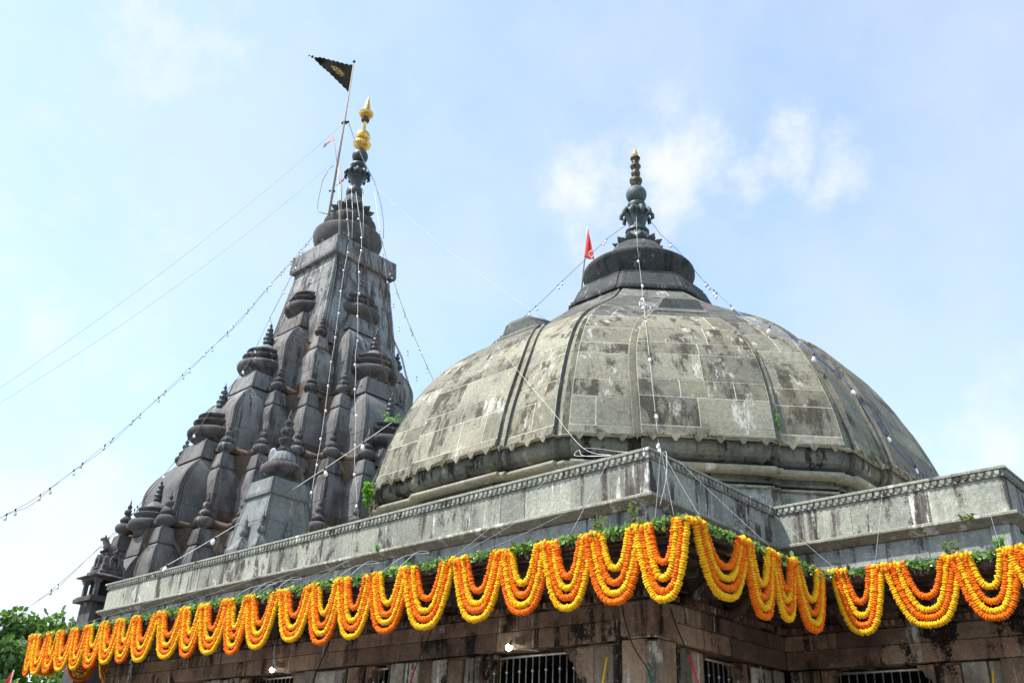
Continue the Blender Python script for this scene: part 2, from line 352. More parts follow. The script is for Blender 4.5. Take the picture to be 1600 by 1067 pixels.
def scallops(run, pitch=.088, near=None):
    (ax, ay), (bx, by) = RUNS[run]; L = math.hypot(bx-ax, by-ay); ux, uy = (bx-ax)/L, (by-ay)/L; nx, ny = uy, -ux
    n = int(L/pitch)
    for i in range(n):
        s = L-(i+.5)*L/n; x, y = ax+ux*s+nx*.021, ay+uy*s+ny*.021; rz = math.atan2(uy, ux)
        if near is None or L-s < near:
            o = link('scallop', scm, cap); o.location = (x, y, -.0425); o.rotation_euler.z = rz
        else:
            Mx = Matrix.Translation((x, y, -.0425)) @ Matrix.Rotation(rz, 4, 'Z')
            stuffsc.add([Mx @ v.co for v in scm.vertices], [tuple(p.vertices) for p in scm.polygons])
scallops('front', near=9.); scallops('step'); scallops('wing'); scallops('wingend', near=1.2); scallops('leftend', near=0)
tag(hb(stuffsc, 'scallop_row', 'parapet', cap), kind='stuff')
mb = MB(); sweep(mb, [(.085, -.552), (.10, -.562), (.10, -.590), (.092, -.60), (-.02, -.672), (-.2, -.672), (-.2, -.538), (0.0, -.538)]); hb(mb, 'ledge', 'ledge', None, .004)
mb = MB(); sweep(mb, [(-.060, -.67), (-.060, -1.10), (-.3, -1.10), (-.3, -.67)]); frieze = hb(mb, 'frieze', 'mortar')
for k, r in enumerate(('front', 'step', 'wing', 'wingend', 'leftend')):
    course(r, (.5, 1.0), -1.09, -.674, 'frieze_stone', 'frieze', frieze, -.25, -.05, seed=20+k)
# --- eave
EPATH = [((-12.15, 7.5), (-1, 0)), ((-12.15, 0), (-1, -1)), ((0, 0), (1, -1)), ((0, HB), (1, -1)), ((HC, HB), (1, -1)), ((HC, 8.5), (1, 0))]
eprof = [(-.1, -.93), (.35, -1.03), (.8, -1.16), (1.22, -1.325), (1.285, -1.345), (1.30, -1.36), (1.30, -1.42), (1.275, -1.435), (1.22, -1.415), (1.19, -1.375),
         (1.02, -1.335), (1.01, -1.375), (.96, -1.385), (.94, -1.35), (.80, -1.315), (.79, -1.355), (.73, -1.365), (.71, -1.33), (.55, -1.31), (.54, -1.36), (.46, -1.38),
         (.43, -1.345), (.30, -1.345), (.29, -1.40), (.22, -1.43), (.12, -1.44), (.10, -1.50), (.04, -1.52), (-.1, -1.52)]
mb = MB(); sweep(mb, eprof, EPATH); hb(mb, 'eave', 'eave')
# curled brackets under the eave
def scroll(mb, px, py, nx, ny):
    tx, ty = -ny, nx; pts = []
    prof = [(0, -1.62), (.10, -1.64), (.22, -1.60), (.30, -1.52), (.40, -1.46), (.52, -1.47), (.56, -1.52), (.52, -1.56), (.47, -1.53)]
    rr = []
    for d, z in prof: rr.append((d, z))
    wv = .07
    for s in (-1, 1): pass
    mb.tube([(px+nx*d, py+ny*d, z) for d, z in rr], [.06, .065, .06, .055, .05, .045, .04, .035, .03], 8)
for i, (x, y, nx, ny) in enumerate(((-.6, 0, 0, -1), (-1.9, 0, 0, -1), (-3.2, 0, 0, -1), (-4.6, 0, 0, -1), (-6.2, 0, 0, -1), (-8, 0, 0, -1), (-10, 0, 0, -1), (0, .55, 1, 0), (0, 1.5, 1, 0), (.9, HB, 0, -1), (2.1, HB, 0, -1), (0, 0, .72, -.72))):
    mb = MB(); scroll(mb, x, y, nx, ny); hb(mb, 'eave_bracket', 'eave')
# --- entablature: dentil band, two beam courses
WL = -12.9
WPATH = [((WL, 7.5), (-1, 0)), ((WL, 0), (-1, -1)), ((0, 0), (1, -1)), ((0, HB), (1, -1)), ((HC, HB), (1, -1)), ((HC, 8.5), (1, 0))]
RUNS['wfront'] = ((WL, 0), (0, 0)); RUNS['wleft'] = ((WL, 7.5), (WL, 0))
mb = MB(); sweep(mb, [(.0, -1.50), (.0, -1.60), (.03, -1.61), (.03, -1.69), (-.02, -1.70), (-.02, -2.10), (-.45, -2.10), (-.45, -1.50)], WPATH); beam = hb(mb, 'beam', 'wall')
for k, r in enumerate(('wfront', 'step', 'wing', 'wingend', 'wleft')):
    course(r, (.8, 1.5), -1.885, -1.705, 'beam_stone', 'wall', beam, -.3, .010, .006, 40+k)
    course(r, (.9, 1.8), -2.105, -1.893, 'beam_stone', 'wall', beam, -.3, -.004, .006, 60+k)
dm = MB(); dm.box(-.022, .022, -.034, 0, -.062, 0); dme = bpy.data.meshes.new('dentil'); dme.from_pydata(dm.v, [], dm.f); dme.materials.append(M['wall'])
for run, mx in (('wfront', 8.), ('step', 9), ('wing', 9)):
    (ax, ay), (bx, by) = RUNS[run]; L = math.hypot(bx-ax, by-ay); ux, uy = (bx-ax)/L, (by-ay)/L; nx, ny = uy, -ux
    s = .05
    while s < min(L, mx):
        o = link('dentil', dme, beam); q = L-s; o.location = Vector((ax+ux*q+nx*.0301, ay+uy*q+ny*.0301, -1.618)); o.rotation_euler.z = math.atan2(uy, ux); s += .085
# --- lower walls: pillars, infill, windows
def wallbox(name, run, s0, s1, z0, z1, d0, d1, m='wall', bevel=.01, parent=None):
    (ax, ay), (bx, by) = RUNS[run]; L = math.hypot(bx-ax, by-ay); ux, uy = (bx-ax)/L, (by-ay)/L
    mb = MB(); stone_box(mb, (ax+ux*(L-s1), ay+uy*(L-s1)), (ax+ux*(L-s0), ay+uy*(L-s0)), z0, z1, d0, d1, .002); return hb(mb, name, m, parent, bevel)
# s is measured from the near end of each run (from the corner for the front)
WB = -3.4   # sill level
def pillar(run, s0, s1, seed):
    rnd = random.Random(seed); n = max(2, round((s1-s0)/.26)); wd = (s1-s0)/n
    p = wallbox('pillar', run, s0, s1, GZ, -2.112, -.42, -.10, 'wall')
    for i in range(n):
        dd = rnd.choice((-.06, -.035, -.015)); wallbox('pilaster', run, s0+i*wd+.008, s0+(i+1)*wd-.008, GZ, -2.118-rnd.uniform(0, .03), -.3, dd, rnd.choice(('plaster', 'wall', 'plaster')), .018, p)
    return p
def window(run, s0, s1, seed, mbar=.10):
    rnd = random.Random(seed); (ax, ay), (bx, by) = RUNS[run]; L = math.hypot(bx-ax, by-ay); ux, uy = (bx-ax)/L, (by-ay)/L; nx, ny = uy, -ux
    def P(s, d, z): return Vector((ax+ux*(L-s)+nx*d, ay+uy*(L-s)+ny*d, z))
    wallbox('sill', run, s0, s1, GZ, WB, -.4, -.08, 'wall'); ztop = -2.155
    mb = MB(); rail = mb.tube([P(s0-.02, -.2, ztop), P(s1+.02, -.2, ztop)], .016, 8); g = hb(mb, 'window_grille', 'steel')
    mb = MB(); mb.tube([P(s0-.02, -.2, WB+.06), P(s1+.02, -.2, WB+.06)], .016, 8); hb(mb, 'rail', 'steel', g)
    n = max(2, int((s1-s0)/mbar))
    for i in range(n+1):
        s = s0+(s1-s0)*i/n; mb = MB(); mb.tube([P(s, -.2, WB), P(s, -.2, ztop)], .0085, 6)
        if i % 2: 
            c = P(s, -.2, ztop-.17-.0); mb.ball(c, .02, 8, 5); mb.ball(P(s, -.2, ztop-.55), .02, 8, 5)
        hb(mb, 'bar', 'steel', g)
    # lintel bracket stones at both window ends
    for sgn, s in ((1, s0), (-1, s1)):
        mb = MB(); pr = [(0, -2.115), (.20, -2.115), (.19, -2.16), (.13, -2.19), (.12, -2.25), (.05, -2.29), (.04, -2.36), (0, -2.40)]
        rr = []
        for d in (-.34, -.12): rr.append([P(s+sgn*a, d, z) for a, z in pr])
        if sgn < 0: rr.reverse()
        mb.rings(rr); hb(mb, 'bracket', 'wall', None, .012)
pillar('wfront', -.0, 1.12, 1); window('wfront', 1.14, 2.62, 2); pillar('wfront', 2.64, 4.30, 3); window('wfront', 4.32, 4.95, 4); pillar('wfront', 4.97, 6.55, 5)
window('wfront', 6.57, 7.75, 6); pillar('wfront', 7.77, 9.2, 7); window('wfront', 9.22, 10.2, 8); pillar('wfront', 10.22, 12.9, 9)
pillar('step', 1.9, 2.93-.0, 11); window('step', .78, 1.88, 12); pillar('step', 0, .76, 13)
pillar('wing', 0, 1.15, 15); window('wing', 1.17, 2.55, 16); pillar('wing', 2.57, 2.937, 17)
pillar('wingend', 3.5, 5.57, 18); pillar('wingend', 0, 3.48, 19)
pillar('wleft', 0, 3.5, 21); pillar('wleft', 3.52, 7.5, 22)
# corner capital block
mb = MB(); mb.box(-.40, .055, -.055, .40, -2.08, -1.72); hb(mb, 'capital', 'wall', None, .02)
# hall, its darkness painted near-black, behind the grilles: back walls, floor and ceiling
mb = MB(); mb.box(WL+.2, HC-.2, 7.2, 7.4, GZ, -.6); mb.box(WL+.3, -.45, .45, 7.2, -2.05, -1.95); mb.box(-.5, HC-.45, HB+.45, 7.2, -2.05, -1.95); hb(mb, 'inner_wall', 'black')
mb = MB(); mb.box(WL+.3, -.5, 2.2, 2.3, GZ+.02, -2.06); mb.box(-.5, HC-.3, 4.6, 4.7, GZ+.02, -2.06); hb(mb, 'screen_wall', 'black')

# ================================================================== DOME
DX, DY = -4.65, 6.60
dome = empty('temple_dome', (DX, DY, -.5), 'broad ribbed grey stone dome with petal fringe and tall finial', 'dome')
def dpart(mb, name, m, parent=None, bevel=0):
    """built in coordinates centred on the dome axis"""
    o = mb.build(name, m, parent or dome, None, bevel)
    if parent is None or parent is dome: o.location = (0, 0, .5)
    return o
PZ = [1.179, 1.782, 2.384, 2.987, 3.59, 4.192, 4.795, 5.397, 6.0, 6.4]; PR = [5.313, 5.185, 4.985, 4.72, 4.34, 3.74, 2.93, 2.14, 1.506, 1.1]
def hermite(z, zs, rs):
    z = min(max(z, zs[0]), zs[-1]); i = 0
    while i < len(zs)-2 and z > zs[i+1]: i += 1
    def sl(k):
        a, b = max(k-1, 0), min(k+1, len(zs)-1); return (rs[b]-rs[a])/(zs[b]-zs[a])
    h = zs[i+1]-zs[i]; t = (z-zs[i])/h
    return (2*t**3-3*t*t+1)*rs[i]+(t**3-2*t*t+t)*h*sl(i)+(-2*t**3+3*t*t)*rs[i+1]+(t**3-t*t)*h*sl(i+1)
def drad(z): return hermite(z, PZ, PR)
GZK, GWK = [1.17, 2.0, 2.7, 3.2, 3.6, 4.0, 4.3, 6.1], [1.0, 1.0, .97, .88, .74, .52, .36, .30]
def gw(z): return hermite(z, GZK, GWK)
T22 = math.tan(R(22.5))
def hw(z): return drad(z)*T22
LEV = {'corner': -.085, 'flank': 0., 'rib': .06, 'gore': .125}
def bounds(z):
    g = gw(z); h = hw(z); r = min(g+.11, h*.93); f = max(r+.02, h-.13*max(.35, h/2.2)); return g, r, f, h
def fpt(k, u, d, z):
    a = k*math.pi/4; return (math.cos(a)*d-math.sin(a)*u, math.sin(a)*d+math.cos(a)*u, z)
HOODZ = 4.08
# shell with the stepped plan (mortar colour shows only in the joints)
mb = MB(); rr = []
zs = [1.179+i*(6.05-1.179)/44 for i in range(45)]
for z in zs:
    g, r, f, h = bounds(z); d0 = drad(z); ring = []
    lg = LEV['gore'] if z < HOODZ+.1 else 0.; lr = LEV['rib'] if z < HOODZ+.1 else 0.
    for k in range(8):
        c = d0+LEV['corner']; hc = c*T22
        for u, l in ((-hc, 'c'), (-f, 'c'), (-f, 'f'), (-r, 'f'), (-r, 'r'), (-g, 'r'), (-g, 'g'), (g, 'g'), (g, 'r'), (r, 'r'), (r, 'f'), (f, 'f'), (f, 'c')):
            dd = d0+{'c': LEV['corner'], 'f': 0, 'r': lr, 'g': lg}[l]; ring.append(fpt(k, u, dd, z))
    rr.append(ring)
mb.rings(rr)
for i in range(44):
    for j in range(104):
        if j % 13 in (1, 3, 5, 7, 9, 11): mb.mi[i*104+j] = 1  # step faces carry their shade in the colour, so the ribs read
shell = dpart(mb, 'dome_shell', ['mortar', 'domestainshade'])
COURSES = [1.335, 1.86, 2.20, 2.76, 3.02, 3.44, 3.85, 4.2, 4.6, 5.02, 5.5, 6.0]
RIM = (1.19, 1.325)
def patch(mb, k, uf, z0, z1, lev, gap=.006, rnd=random):
    """curved block: uf(z)->(u0,u1)"""
    n = max(2, int((z1-z0)/.14)+1); j = rnd.uniform(.0015, .0055); tilt = rnd.uniform(-.001, .001); outer = []; inner = []
    for i in range(n+1):
        z = z0+gap+(z1-z0-2*gap)*i/n; u0, u1 = uf(z); d = drad(z)+lev+j
        outer.append((fpt(k, u0+gap, d-tilt, z), fpt(k, u1-gap, d+tilt, z))); inner.append((fpt(k, u0+gap, d-.09, z), fpt(k, u1-gap, d-.09, z)))
    vs = [p for q in outer for p in q]+[p for q in inner for p in q]; o = 2*(n+1); fs = []
    for i in range(n):
        a = 2*i; fs += [(a, a+1, a+3, a+2), (a, a+2, o+a+2, o+a), (a+1, o+a+1, o+a+3, a+3)]
    fs += [(0, o, o+1, 1), (2*n, 2*n+1, o+2*n+1, o+2*n)]
    mb.add(vs, fs)
    return mb
stuffd = MB(); FRONT = (6, 7, 0, 5, 1)   # facets one can see: front, corner, right, and the two beside them
def splits(rnd, wdt, lens=(.55, 1.15)):
    out = [0.]; 
    if wdt < .5: return [0., 1.]
    t = 0
    while True:
        t += rnd.uniform(*lens)
        if wdt-t < .3: break
        out.append(t/wdt)
    return out+[1.]
for k in range(8):
    rnd = random.Random(100+k); vis = k in FRONT
    def put(uf, z0, z1, lev, nm='dome_block', matn='dome'):
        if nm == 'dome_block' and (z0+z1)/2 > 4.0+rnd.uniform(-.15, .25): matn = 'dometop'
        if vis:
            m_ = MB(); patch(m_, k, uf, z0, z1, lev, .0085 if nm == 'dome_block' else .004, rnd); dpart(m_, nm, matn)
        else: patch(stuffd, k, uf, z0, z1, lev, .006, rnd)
    for z0, z1 in zip(COURSES[:-1], COURSES[1:]):
        mid = (z0+z1)/2; g, r, f, h = bounds(mid); jz = rnd.uniform(-.02, .02)
        if z0 < HOODZ:
            z1g = min(z1, HOODZ+.05); sp = splits(rnd, 2*g)
            for a, b_ in zip(sp[:-1], sp[1:]): put(lambda z, a=a, b_=b_: (-gw(z)+2*gw(z)*a, -gw(z)+2*gw(z)*b_), z0, z1g, LEV['gore'])
            for s in (-1, 1):
                sp = splits(rnd, f-r, (.4, .95))
                for a, b_ in zip(sp[:-1], sp[1:]):
                    def uf(z, a=a, b_=b_, s=s):
                        g_, r_, f_, h_ = bounds(z); p, q = r_+(f_-r_)*a, r_+(f_-r_)*b_; return (p, q) if s > 0 else (-q, -p)
                    put(uf, z0, z1, 0.)
        else:
            sp = splits(rnd, 2*f, (.5, 1.0))
            for a, b_ in zip(sp[:-1], sp[1:]): put(lambda z, a=a, b_=b_: (-bounds(z)[2]+2*bounds(z)[2]*a, -bounds(z)[2]+2*bounds(z)[2]*b_), z0, z1, 0.)
    # rim course
    for a, b_ in ((0, .5), (.5, 1)): put(lambda z, a=a, b_=b_: (-gw(z)+2*gw(z)*a, -gw(z)+2*gw(z)*b_), RIM[0], RIM[1], LEV['gore']+.012, 'rim_block')
    for s in (-1, 1):
        def uf(z, s=s):
            g_, r_, f_, h_ = bounds(z); return (r_, f_) if s > 0 else (-f_, -r_)
        put(uf, RIM[0], RIM[1], .012, 'rim_block')
    # narrow ribs beside the gore and at the octagon corners
    for s in (-1, 1):
        def uf(z, s=s):
            g_, r_, f_, h_ = bounds(z); return (g_, r_) if s > 0 else (-r_, -g_)
        put(uf, 1.19, HOODZ+.05, LEV['rib'], 'rib')
        def uf(z, s=s):
            g_, r_, f_, h_ = bounds(z); hc = (drad(z)+LEV['corner'])*T22+.006; return (f_, hc) if s > 0 else (-hc, -f_)
        put(uf, 1.19, 6.0, LEV['corner'], 'corner_rib')
    # hood over each gore
    m_ = MB(); rr = []
    for z, wd, out in ((HOODZ-.05, .52, .15), (HOODZ+.03, .53, .18), (HOODZ+.05, .46, .18), (HOODZ+.24, .36, .43), (HOODZ+.32, .26, .50), (HOODZ+.40, .17, .44), (HOODZ+.55, .12, .15)):
        d = drad(z); rr.append([fpt(k, -wd, d-.08, z), fpt(k, -wd, d+out-.05, z), fpt(k, -wd+.07, d+out, z), fpt(k, wd-.07, d+out, z), fpt(k, wd, d+out-.05, z), fpt(k, wd, d-.08, z)])
    if k: m_.rings(rr); dpart(m_, 'hood', 'dometop', None, .012)
tag(dpart(stuffd, 'dome_blocks', 'dome'), kind='stuff')
# fringe: hanging pointed petals
def petal_mesh():
    mb = MB(); wd, hh = .27, .115; out = [(-wd*.5, 0), (-wd*.5, -.026), (-wd*.24, -.028), (-.010, -hh), (.010, -hh), (wd*.24, -.028), (wd*.5, -.026), (wd*.5, 0)]
    rr = [[(x, 0, z) for x, z in out], [(x, -.03, z) for x, z in out]]; mb.rings(rr)
    me = bpy.data.meshes.new('fringe_petal'); me.from_pydata(mb.v, [], mb.f); me.materials.append(M['dome']); return me
pm = petal_mesh()
for k in range(8):
    g, r, f, h = bounds(1.19); a = k*math.pi/4
    segs = [(-f, -r, 0., 3), (-r, -g, LEV['rib'], 0), (-g, g, LEV['gore'], 6), (g, r, LEV['rib'], 0), (r, f, 0., 3)]
    for u0, u1, l, n in segs:
        for i in range(max(n, 1)):
            nn = max(n, 1); u = u0+(u1-u0)*(i+.5)/nn; o = link('fringe_petal', pm, dome)
            d = drad(1.19)+l+.012; p = fpt(k, u, d, 1.192+.5); o.location = p; o.rotation_euler.z = a+math.pi/2
            o.scale = ((u1-u0)/nn/.27*.985, 1, 1 if n else .8)
# mouldings and drum below the fringe: stepped sweep round the octagon
def octsweep(prof, mb=None, mi=0, steps=True):
    mb = mb or MB(); rr = []
    for d, z in prof:
        ring = []
        for k in range(8):
            g, r, f, h = 1.0, 1.11, 2.05, 2.2; sc_ = d/5.3; g *= sc_; r *= sc_; f *= sc_; c = d+LEV['corner']; hc = c*T22
            for u, l in ((-hc, -.085), (-f, -.085), (-f, 0), (-r, 0), (-r, .06), (-g, .06), (-g, .125), (g, .125), (g, .06), (r, .06), (r, 0), (f, 0), (f, -.085)):
                ring.append(fpt(k, u, d+(l if steps else 0), z))
        rr.append(ring)
    return mb.rings(rr)
dpart(octsweep([(4.9, .86), (5.06, .86), (5.14, .885), (5.21, .94), (5.245, 1.01), (5.25, 1.08), (5.23, 1.15), (5.20, 1.20)]), 'lobed_band', 'domestainshade')
dpart(octsweep([(4.9, .80), (5.06, .80), (5.06, .87), (4.9, .87)]), 'upper_recess', 'domestainshade')  # shadow line under the band, darkened by colour
tor = [(5.0, .70)]+[(5.20+.07*math.cos(a), .755+.052*math.sin(a)) for a in (R(x) for x in (-100, -65, -35, -10, 15, 40, 65, 100))]+[(5.0, .81)]
dpart(octsweep(tor), 'torus_moulding', 'dome')
dpart(octsweep([(4.9, .58), (5.10, .58), (5.12, .61), (5.06, .63), (5.05, .71), (4.9, .71)]), 'lower_recess', 'domestainshade')  # shade of this recess is in its colour too
dpart(octsweep([(5.05, -.5), (5.05, .50), (5.12, .505), (5.13, .53), (5.04, .56), (4.99, .60), (4.99, .67)]), 'drum', 'frieze')
for k in (6, 7, 0):
    rnd = random.Random(300+k)
    for z0, z1 in ((-.2, .16), (.17, .492)):
        for a, b_ in ((-.98, -.5), (-.49, 0), (.01, .46), (.47, .98)):
            g, r = 1.0, 1.11
            m_ = MB(); lo, hi = a*1.9, b_*1.9; l = .125 if abs((lo+hi)/2) < .99 else 0.
            d = 5.057+l
            if abs((lo+hi)/2) < .99: lo, hi = max(lo, -.94), min(hi, .94)
            else: lo, hi = (max(lo, 1.07), 1.9) if lo > 0 else (-1.9, min(hi, -1.07))
            if hi-lo < .1: continue
            j = rnd.uniform(-.003, .004); v = [fpt(k, u, dd, z) for dd in (d-.05, d+j) for u, z in ((lo+.006, z0), (hi-.006, z0), (hi-.006, z1), (lo+.006, z1))]
            m_.add(v, [(0, 1, 2, 3), (7, 6, 5, 4), (0, 4, 5, 1), (1, 5, 6, 2), (2, 6, 7, 3), (3, 7, 4, 0)]); dpart(m_, 'drum_block', 'frieze')
# collar, dish and finial
def octc(prof, m, nm):
    mb = MB(); rr = []
    for d, z in prof:
        ring = []
        for k in range(8):
            h = d*T22
            for u, l in ((-h+.02, -.03), (-h*.80, -.03), (-h*.80, 0), (h*.80, 0), (h*.80, -.03), (h-.02, -.03)): ring.append(fpt(k, u, d+l, z))
        rr.append(ring)
    mb.rings(rr); return dpart(mb, nm, m, None, .008)
octc([(1.3, 5.86), (1.66, 5.94), (1.66, 6.02), (1.60, 6.04), (1.44, 6.42), (1.40, 6.44), (1.40, 6.50), (1.0, 6.52)], 'domedark', 'collar')
def lathe(name, prof, m, dp, parent=None, seg=40, wob=None):
    mb = MB(); mb.lathe(prof, seg, (0, 0), 0, True, wob); return dp(mb, name, m, parent)
lathe('dish', [(.95, 6.45), (.98, 6.62), (1.10, 6.80), (1.20, 6.96), (1.255, 7.08), (1.28, 7.12), (1.28, 7.19), (1.24, 7.22), (1.0, 7.34), (.75, 7.60), (.58, 7.86)], 'domedark', dpart, None, 56)
def lotus(n, r0, r1, z0, z1, wd, m, dp, nm='lotus_petal', start=0.):
    me = None
    for i in range(n):
        a = 2*math.pi*(i+.5)/n+start; mb = MB(); pts = 7; rr = []
        for j in range(pts+1):
            t = j/pts; rad = r0+(r1-r0)*t; z = z0+(z1-z0)*(t**1.8); hwid = wd*math.sin(math.pi*min(.98, .12+.88*t*.93))**.6*(1 if t < .75 else 1-.75*(t-.75)/.25)
            th = .05*(1-t*.6)
            ring = []
            for q in range(8):
                b = 2*math.pi*q/8; lx, lz = rad, z; u = hwid*math.cos(b); v_ = th*math.sin(b)+.35*hwid*(math.cos(b)**2)*.5
                ring.append((math.cos(a)*lx-math.sin(a)*u, math.sin(a)*lx+math.cos(a)*u, lz+v_))
            rr.append(ring)
        mb.rings(rr, True, True, 0, True); dp(mb, nm, m)
lotus(12, .30, .60, 7.92, 8.06, .13, 'petal', dpart)
rib16 = lambda a, z: .06*math.cos(16*a)
lathe('bell', [(.42, 7.84), (.40, 8.0), (.33, 8.16), (.27, 8.30), (.24, 8.34)], 'bell', dpart, None, 64, rib16)
lathe('finial_shaft', [(.20, 8.33), (.28, 8.36), (.285, 8.42), (.24, 8.47), (.23, 8.50), (.19, 8.54), (.20, 8.62), (.25, 8.80), (.30, 8.92), (.31, 8.98), (.24, 9.0), (.19, 9.04), (.215, 9.10), (.23, 9.17), (.21, 9.22), (.15, 9.26)], 'bluegreen', dpart)
for i in range(10):
    a = 2*math.pi*i/10; c, s = math.cos(a), math.sin(a); mb = MB()
    mb.tube([(c*.22, s*.22, 9.0), (c*.31, s*.31, 8.98), (c*.37, s*.37, 8.90), (c*.375, s*.375, 8.82), (c*.34, s*.34, 8.78)], [.05, .055, .05, .045, .02], 8)
    dpart(mb, 'hanging_leaf', 'petal')
mb = MB(); mb.ball((0, 0, 9.50), .25, 28, 16); dpart(mb, 'stone_ball', 'petal')
lathe('upper_finial', [(.10, 9.72), (.11, 9.78), (.14, 9.86), (.155, 9.90), (.155, 9.95), (.08, 9.98), (.06, 10.02), (.10, 10.07), (.115, 10.14), (.10, 10.21), (.06, 10.26), (.12, 10.32), (.135, 10.36), (.12, 10.39), (.07, 10.42), (.09, 10.46), (.09, 10.50), (.05, 10.53), (.11, 10.57), (.125, 10.61), (.11, 10.64), (.04, 10.67)], 'oldgold', dpart, None, 24)
lathe('finial_tip', [(.04, 10.66), (.065, 10.71), (.07, 10.76), (.05, 10.82), (.02, 10.88), (.004, 10.96)], 'gold', dpart, None, 20)

# ================================================================== TOWER
TX, TY = -16.695, 6.604
tower = empty('temple_tower', (TX, TY, GZ), 'tall dark stone temple spire crowded with miniature spires and golden finial', 'tower')
def tpart(mb, name, m, parent=None, bevel=0):
    o = mb.build(name, m, parent or tower, None, bevel)
    if parent is None or parent is tower: o.location = (0, 0, -GZ)
    return o
def ribsq(f=1.):
    """square section with two raised ribs along each corner; f scales the rib width"""
    q = [(1, 1-.34*f), (1-.07*f, 1-.33*f), (1-.07*f, 1-.28*f), (1+.02*f, 1-.27*f), (1+.02*f, 1-.18*f), (1-.06*f, 1-.17*f), (1-.06*f, 1-.13*f), (1+.025*f, 1-.12*f), (1+.025*f, 1+.025*f)]
    q += [(b_, a) for a, b_ in reversed(q[:-1])]
    out = []
    for k in range(4):
        c, s = ((1, 0), (0, 1), (-1, 0), (0, -1))[k]; out += [(c*x-s*y, s*x+c*y) for x, y in q]
    return out
def loft(mb, sect, levels, mif=None, smooth=False):
    mb.rings([[(x*w_, y*w_, z) for x, y in sect] for w_, z in levels], True, True, 0, smooth, mif); return mb
def grooved(levels, zs, dep=.012, hg=.014):
    """insert thin joint grooves at heights zs into a (w,z) level list running upward"""
    out = []
    ws = [l[0] for l in levels]; zz = [l[1] for l in levels]
    def wat(z):
        for i in range(len(zz)-1):
            if zz[i] <= z <= zz[i+1]: 
                t = (z-zz[i])/max(1e-9, zz[i+1]-zz[i]); return ws[i]+(ws[i+1]-ws[i])*t
        return ws[-1]
    allz = sorted([(z, w_) for w_, z in levels]+[(z, None) for z in zs], key=lambda a: a[0])
    for z, w_ in allz:
        if w_ is None:
            w_ = wat(z); out += [(w_, z-hg), (w_-dep, z-hg*.6), (w_-dep, z+hg*.6), (wat(z+hg), z+hg)]
        else: out.append((w_, z))
    return out
# shaft
sect = ribsq(.42)
sh = [(1.47, 8.40), (1.41, 9.24), (1.19, 11.0), (1.10, 11.75)]
mb = MB(); loft(mb, sect, grooved(sh, [8.75, 9.3, 9.85, 10.4, 10.9, 11.35], .008, .008)); tpart(mb, 'shaft', 'tower')
mb = MB(); loft(mb, ribsq(.30), [(1.12, 11.70), (1.25, 11.72), (1.27, 11.80), (1.235, 12.36), (1.19, 12.40), (.9, 12.41)]); tpart(mb, 'top_band', 'tower', None, .012)
mb = MB(); s_ = math.sqrt(.5)
rr = []
for d, m_, z in ((3.72, 4.9, GZ), (3.72, 4.9, 2.05), (3.0, 3.75, 2.1), (3.0, 3.75, 4.28), (2.16, 2.6, 4.33), (2.16, 2.6, 6.48), (1.85, 1.75, 6.53), (1.8, 1.7, 8.3)):
    q = d*1.41421-m_; q = max(.02, q); rr.append([(m_, -q, z), (m_, q, z), (q, m_, z), (-q, m_, z), (-m_, q, z), (-m_, -q, z), (-q, -m_, z), (q, -m_, z)])
mb.rings(rr); tpart(mb, 'core', 'towerbrown')
lathe('neck', [(.98, 12.38), (.95, 12.6), (.98, 12.85)], 'ring', tpart)
lathe('crown_ring', [(.88, 12.58), (1.0, 12.68), (1.10, 12.86), (1.165, 13.06), (1.19, 13.20), (1.175, 13.29), (1.10, 13.34), (.8, 13.38)], 'ring', tpart, None, 56)
lathe('upper_ring', [(.68, 13.36), (.80, 13.50), (.87, 13.66), (.905, 13.80), (.89, 13.86), (.82, 13.90), (.66, 14.05), (.48, 14.3), (.35, 14.55)], 'ring', tpart, None, 48)
lotus(12, .38, .78, 14.28, 14.42, .17, 'petal', tpart)
lathe('bell', [(.40, 14.40), (.38, 14.6), (.33, 14.80), (.27, 14.98), (.25, 15.03)], 'bell', tpart, None, 64, rib16)
lathe('finial_shaft', [(.2, 15.0), (.29, 15.08), (.31, 15.20), (.29, 15.34), (.2, 15.42), (.17, 15.52), (.2, 15.62), (.20, 15.66), (.24, 15.76), (.34, 15.90), (.38, 16.02), (.34, 16.10), (.22, 16.16), (.20, 16.24), (.27, 16.30), (.30, 16.38), (.27, 16.46), (.18, 16.52), (.15, 16.58)], 'bluegreen', tpart)
for i in range(10):
    a = 2*math.pi*i/10; c, s = math.cos(a), math.sin(a); mb = MB()
    mb.tube([(c*.28, s*.28, 16.10), (c*.38, s*.38, 16.08), (c*.44, s*.44, 16.0), (c*.44, s*.44, 15.92), (c*.38, s*.38, 15.86)], [.05, .065, .06, .05, .02], 8); tpart(mb, 'hanging_leaf', 'bluegreen')
mb = MB(); mb.ball((0, 0, 16.84), .29, 24, 14); tpart(mb, 'stone_ball', 'bluegreen')
lathe('gold_dish', [(.12, 17.08), (.20, 17.18), (.31, 17.32), (.335, 17.40), (.31, 17.44), (.18, 17.50)], 'gold', tpart, None, 28)
mb = MB(); mb.ball((0, 0, 17.76), .265, 28, 16, sz=1.0); tpart(mb, 'gold_ball', 'gold')
lathe('gold_stem', [(.10, 18.0), (.055, 18.08), (.055, 18.42), (.10, 18.46)], 'gold', tpart, None, 16)
lathe('dark_cup', [(.09, 18.44), (.15, 18.50), (.155, 18.56), (.10, 18.62)], 'oldgold', tpart, None, 20)
lathe('gold_saucer', [(.08, 18.62), (.22, 18.72), (.275, 18.82), (.26, 18.87), (.12, 18.92)], 'gold', tpart, None, 28)
lathe('gold_cone', [(.14, 18.91), (.145, 19.0), (.10, 19.25), (.045, 19.52), (.004, 19.72)], 'gold', tpart, None, 20)

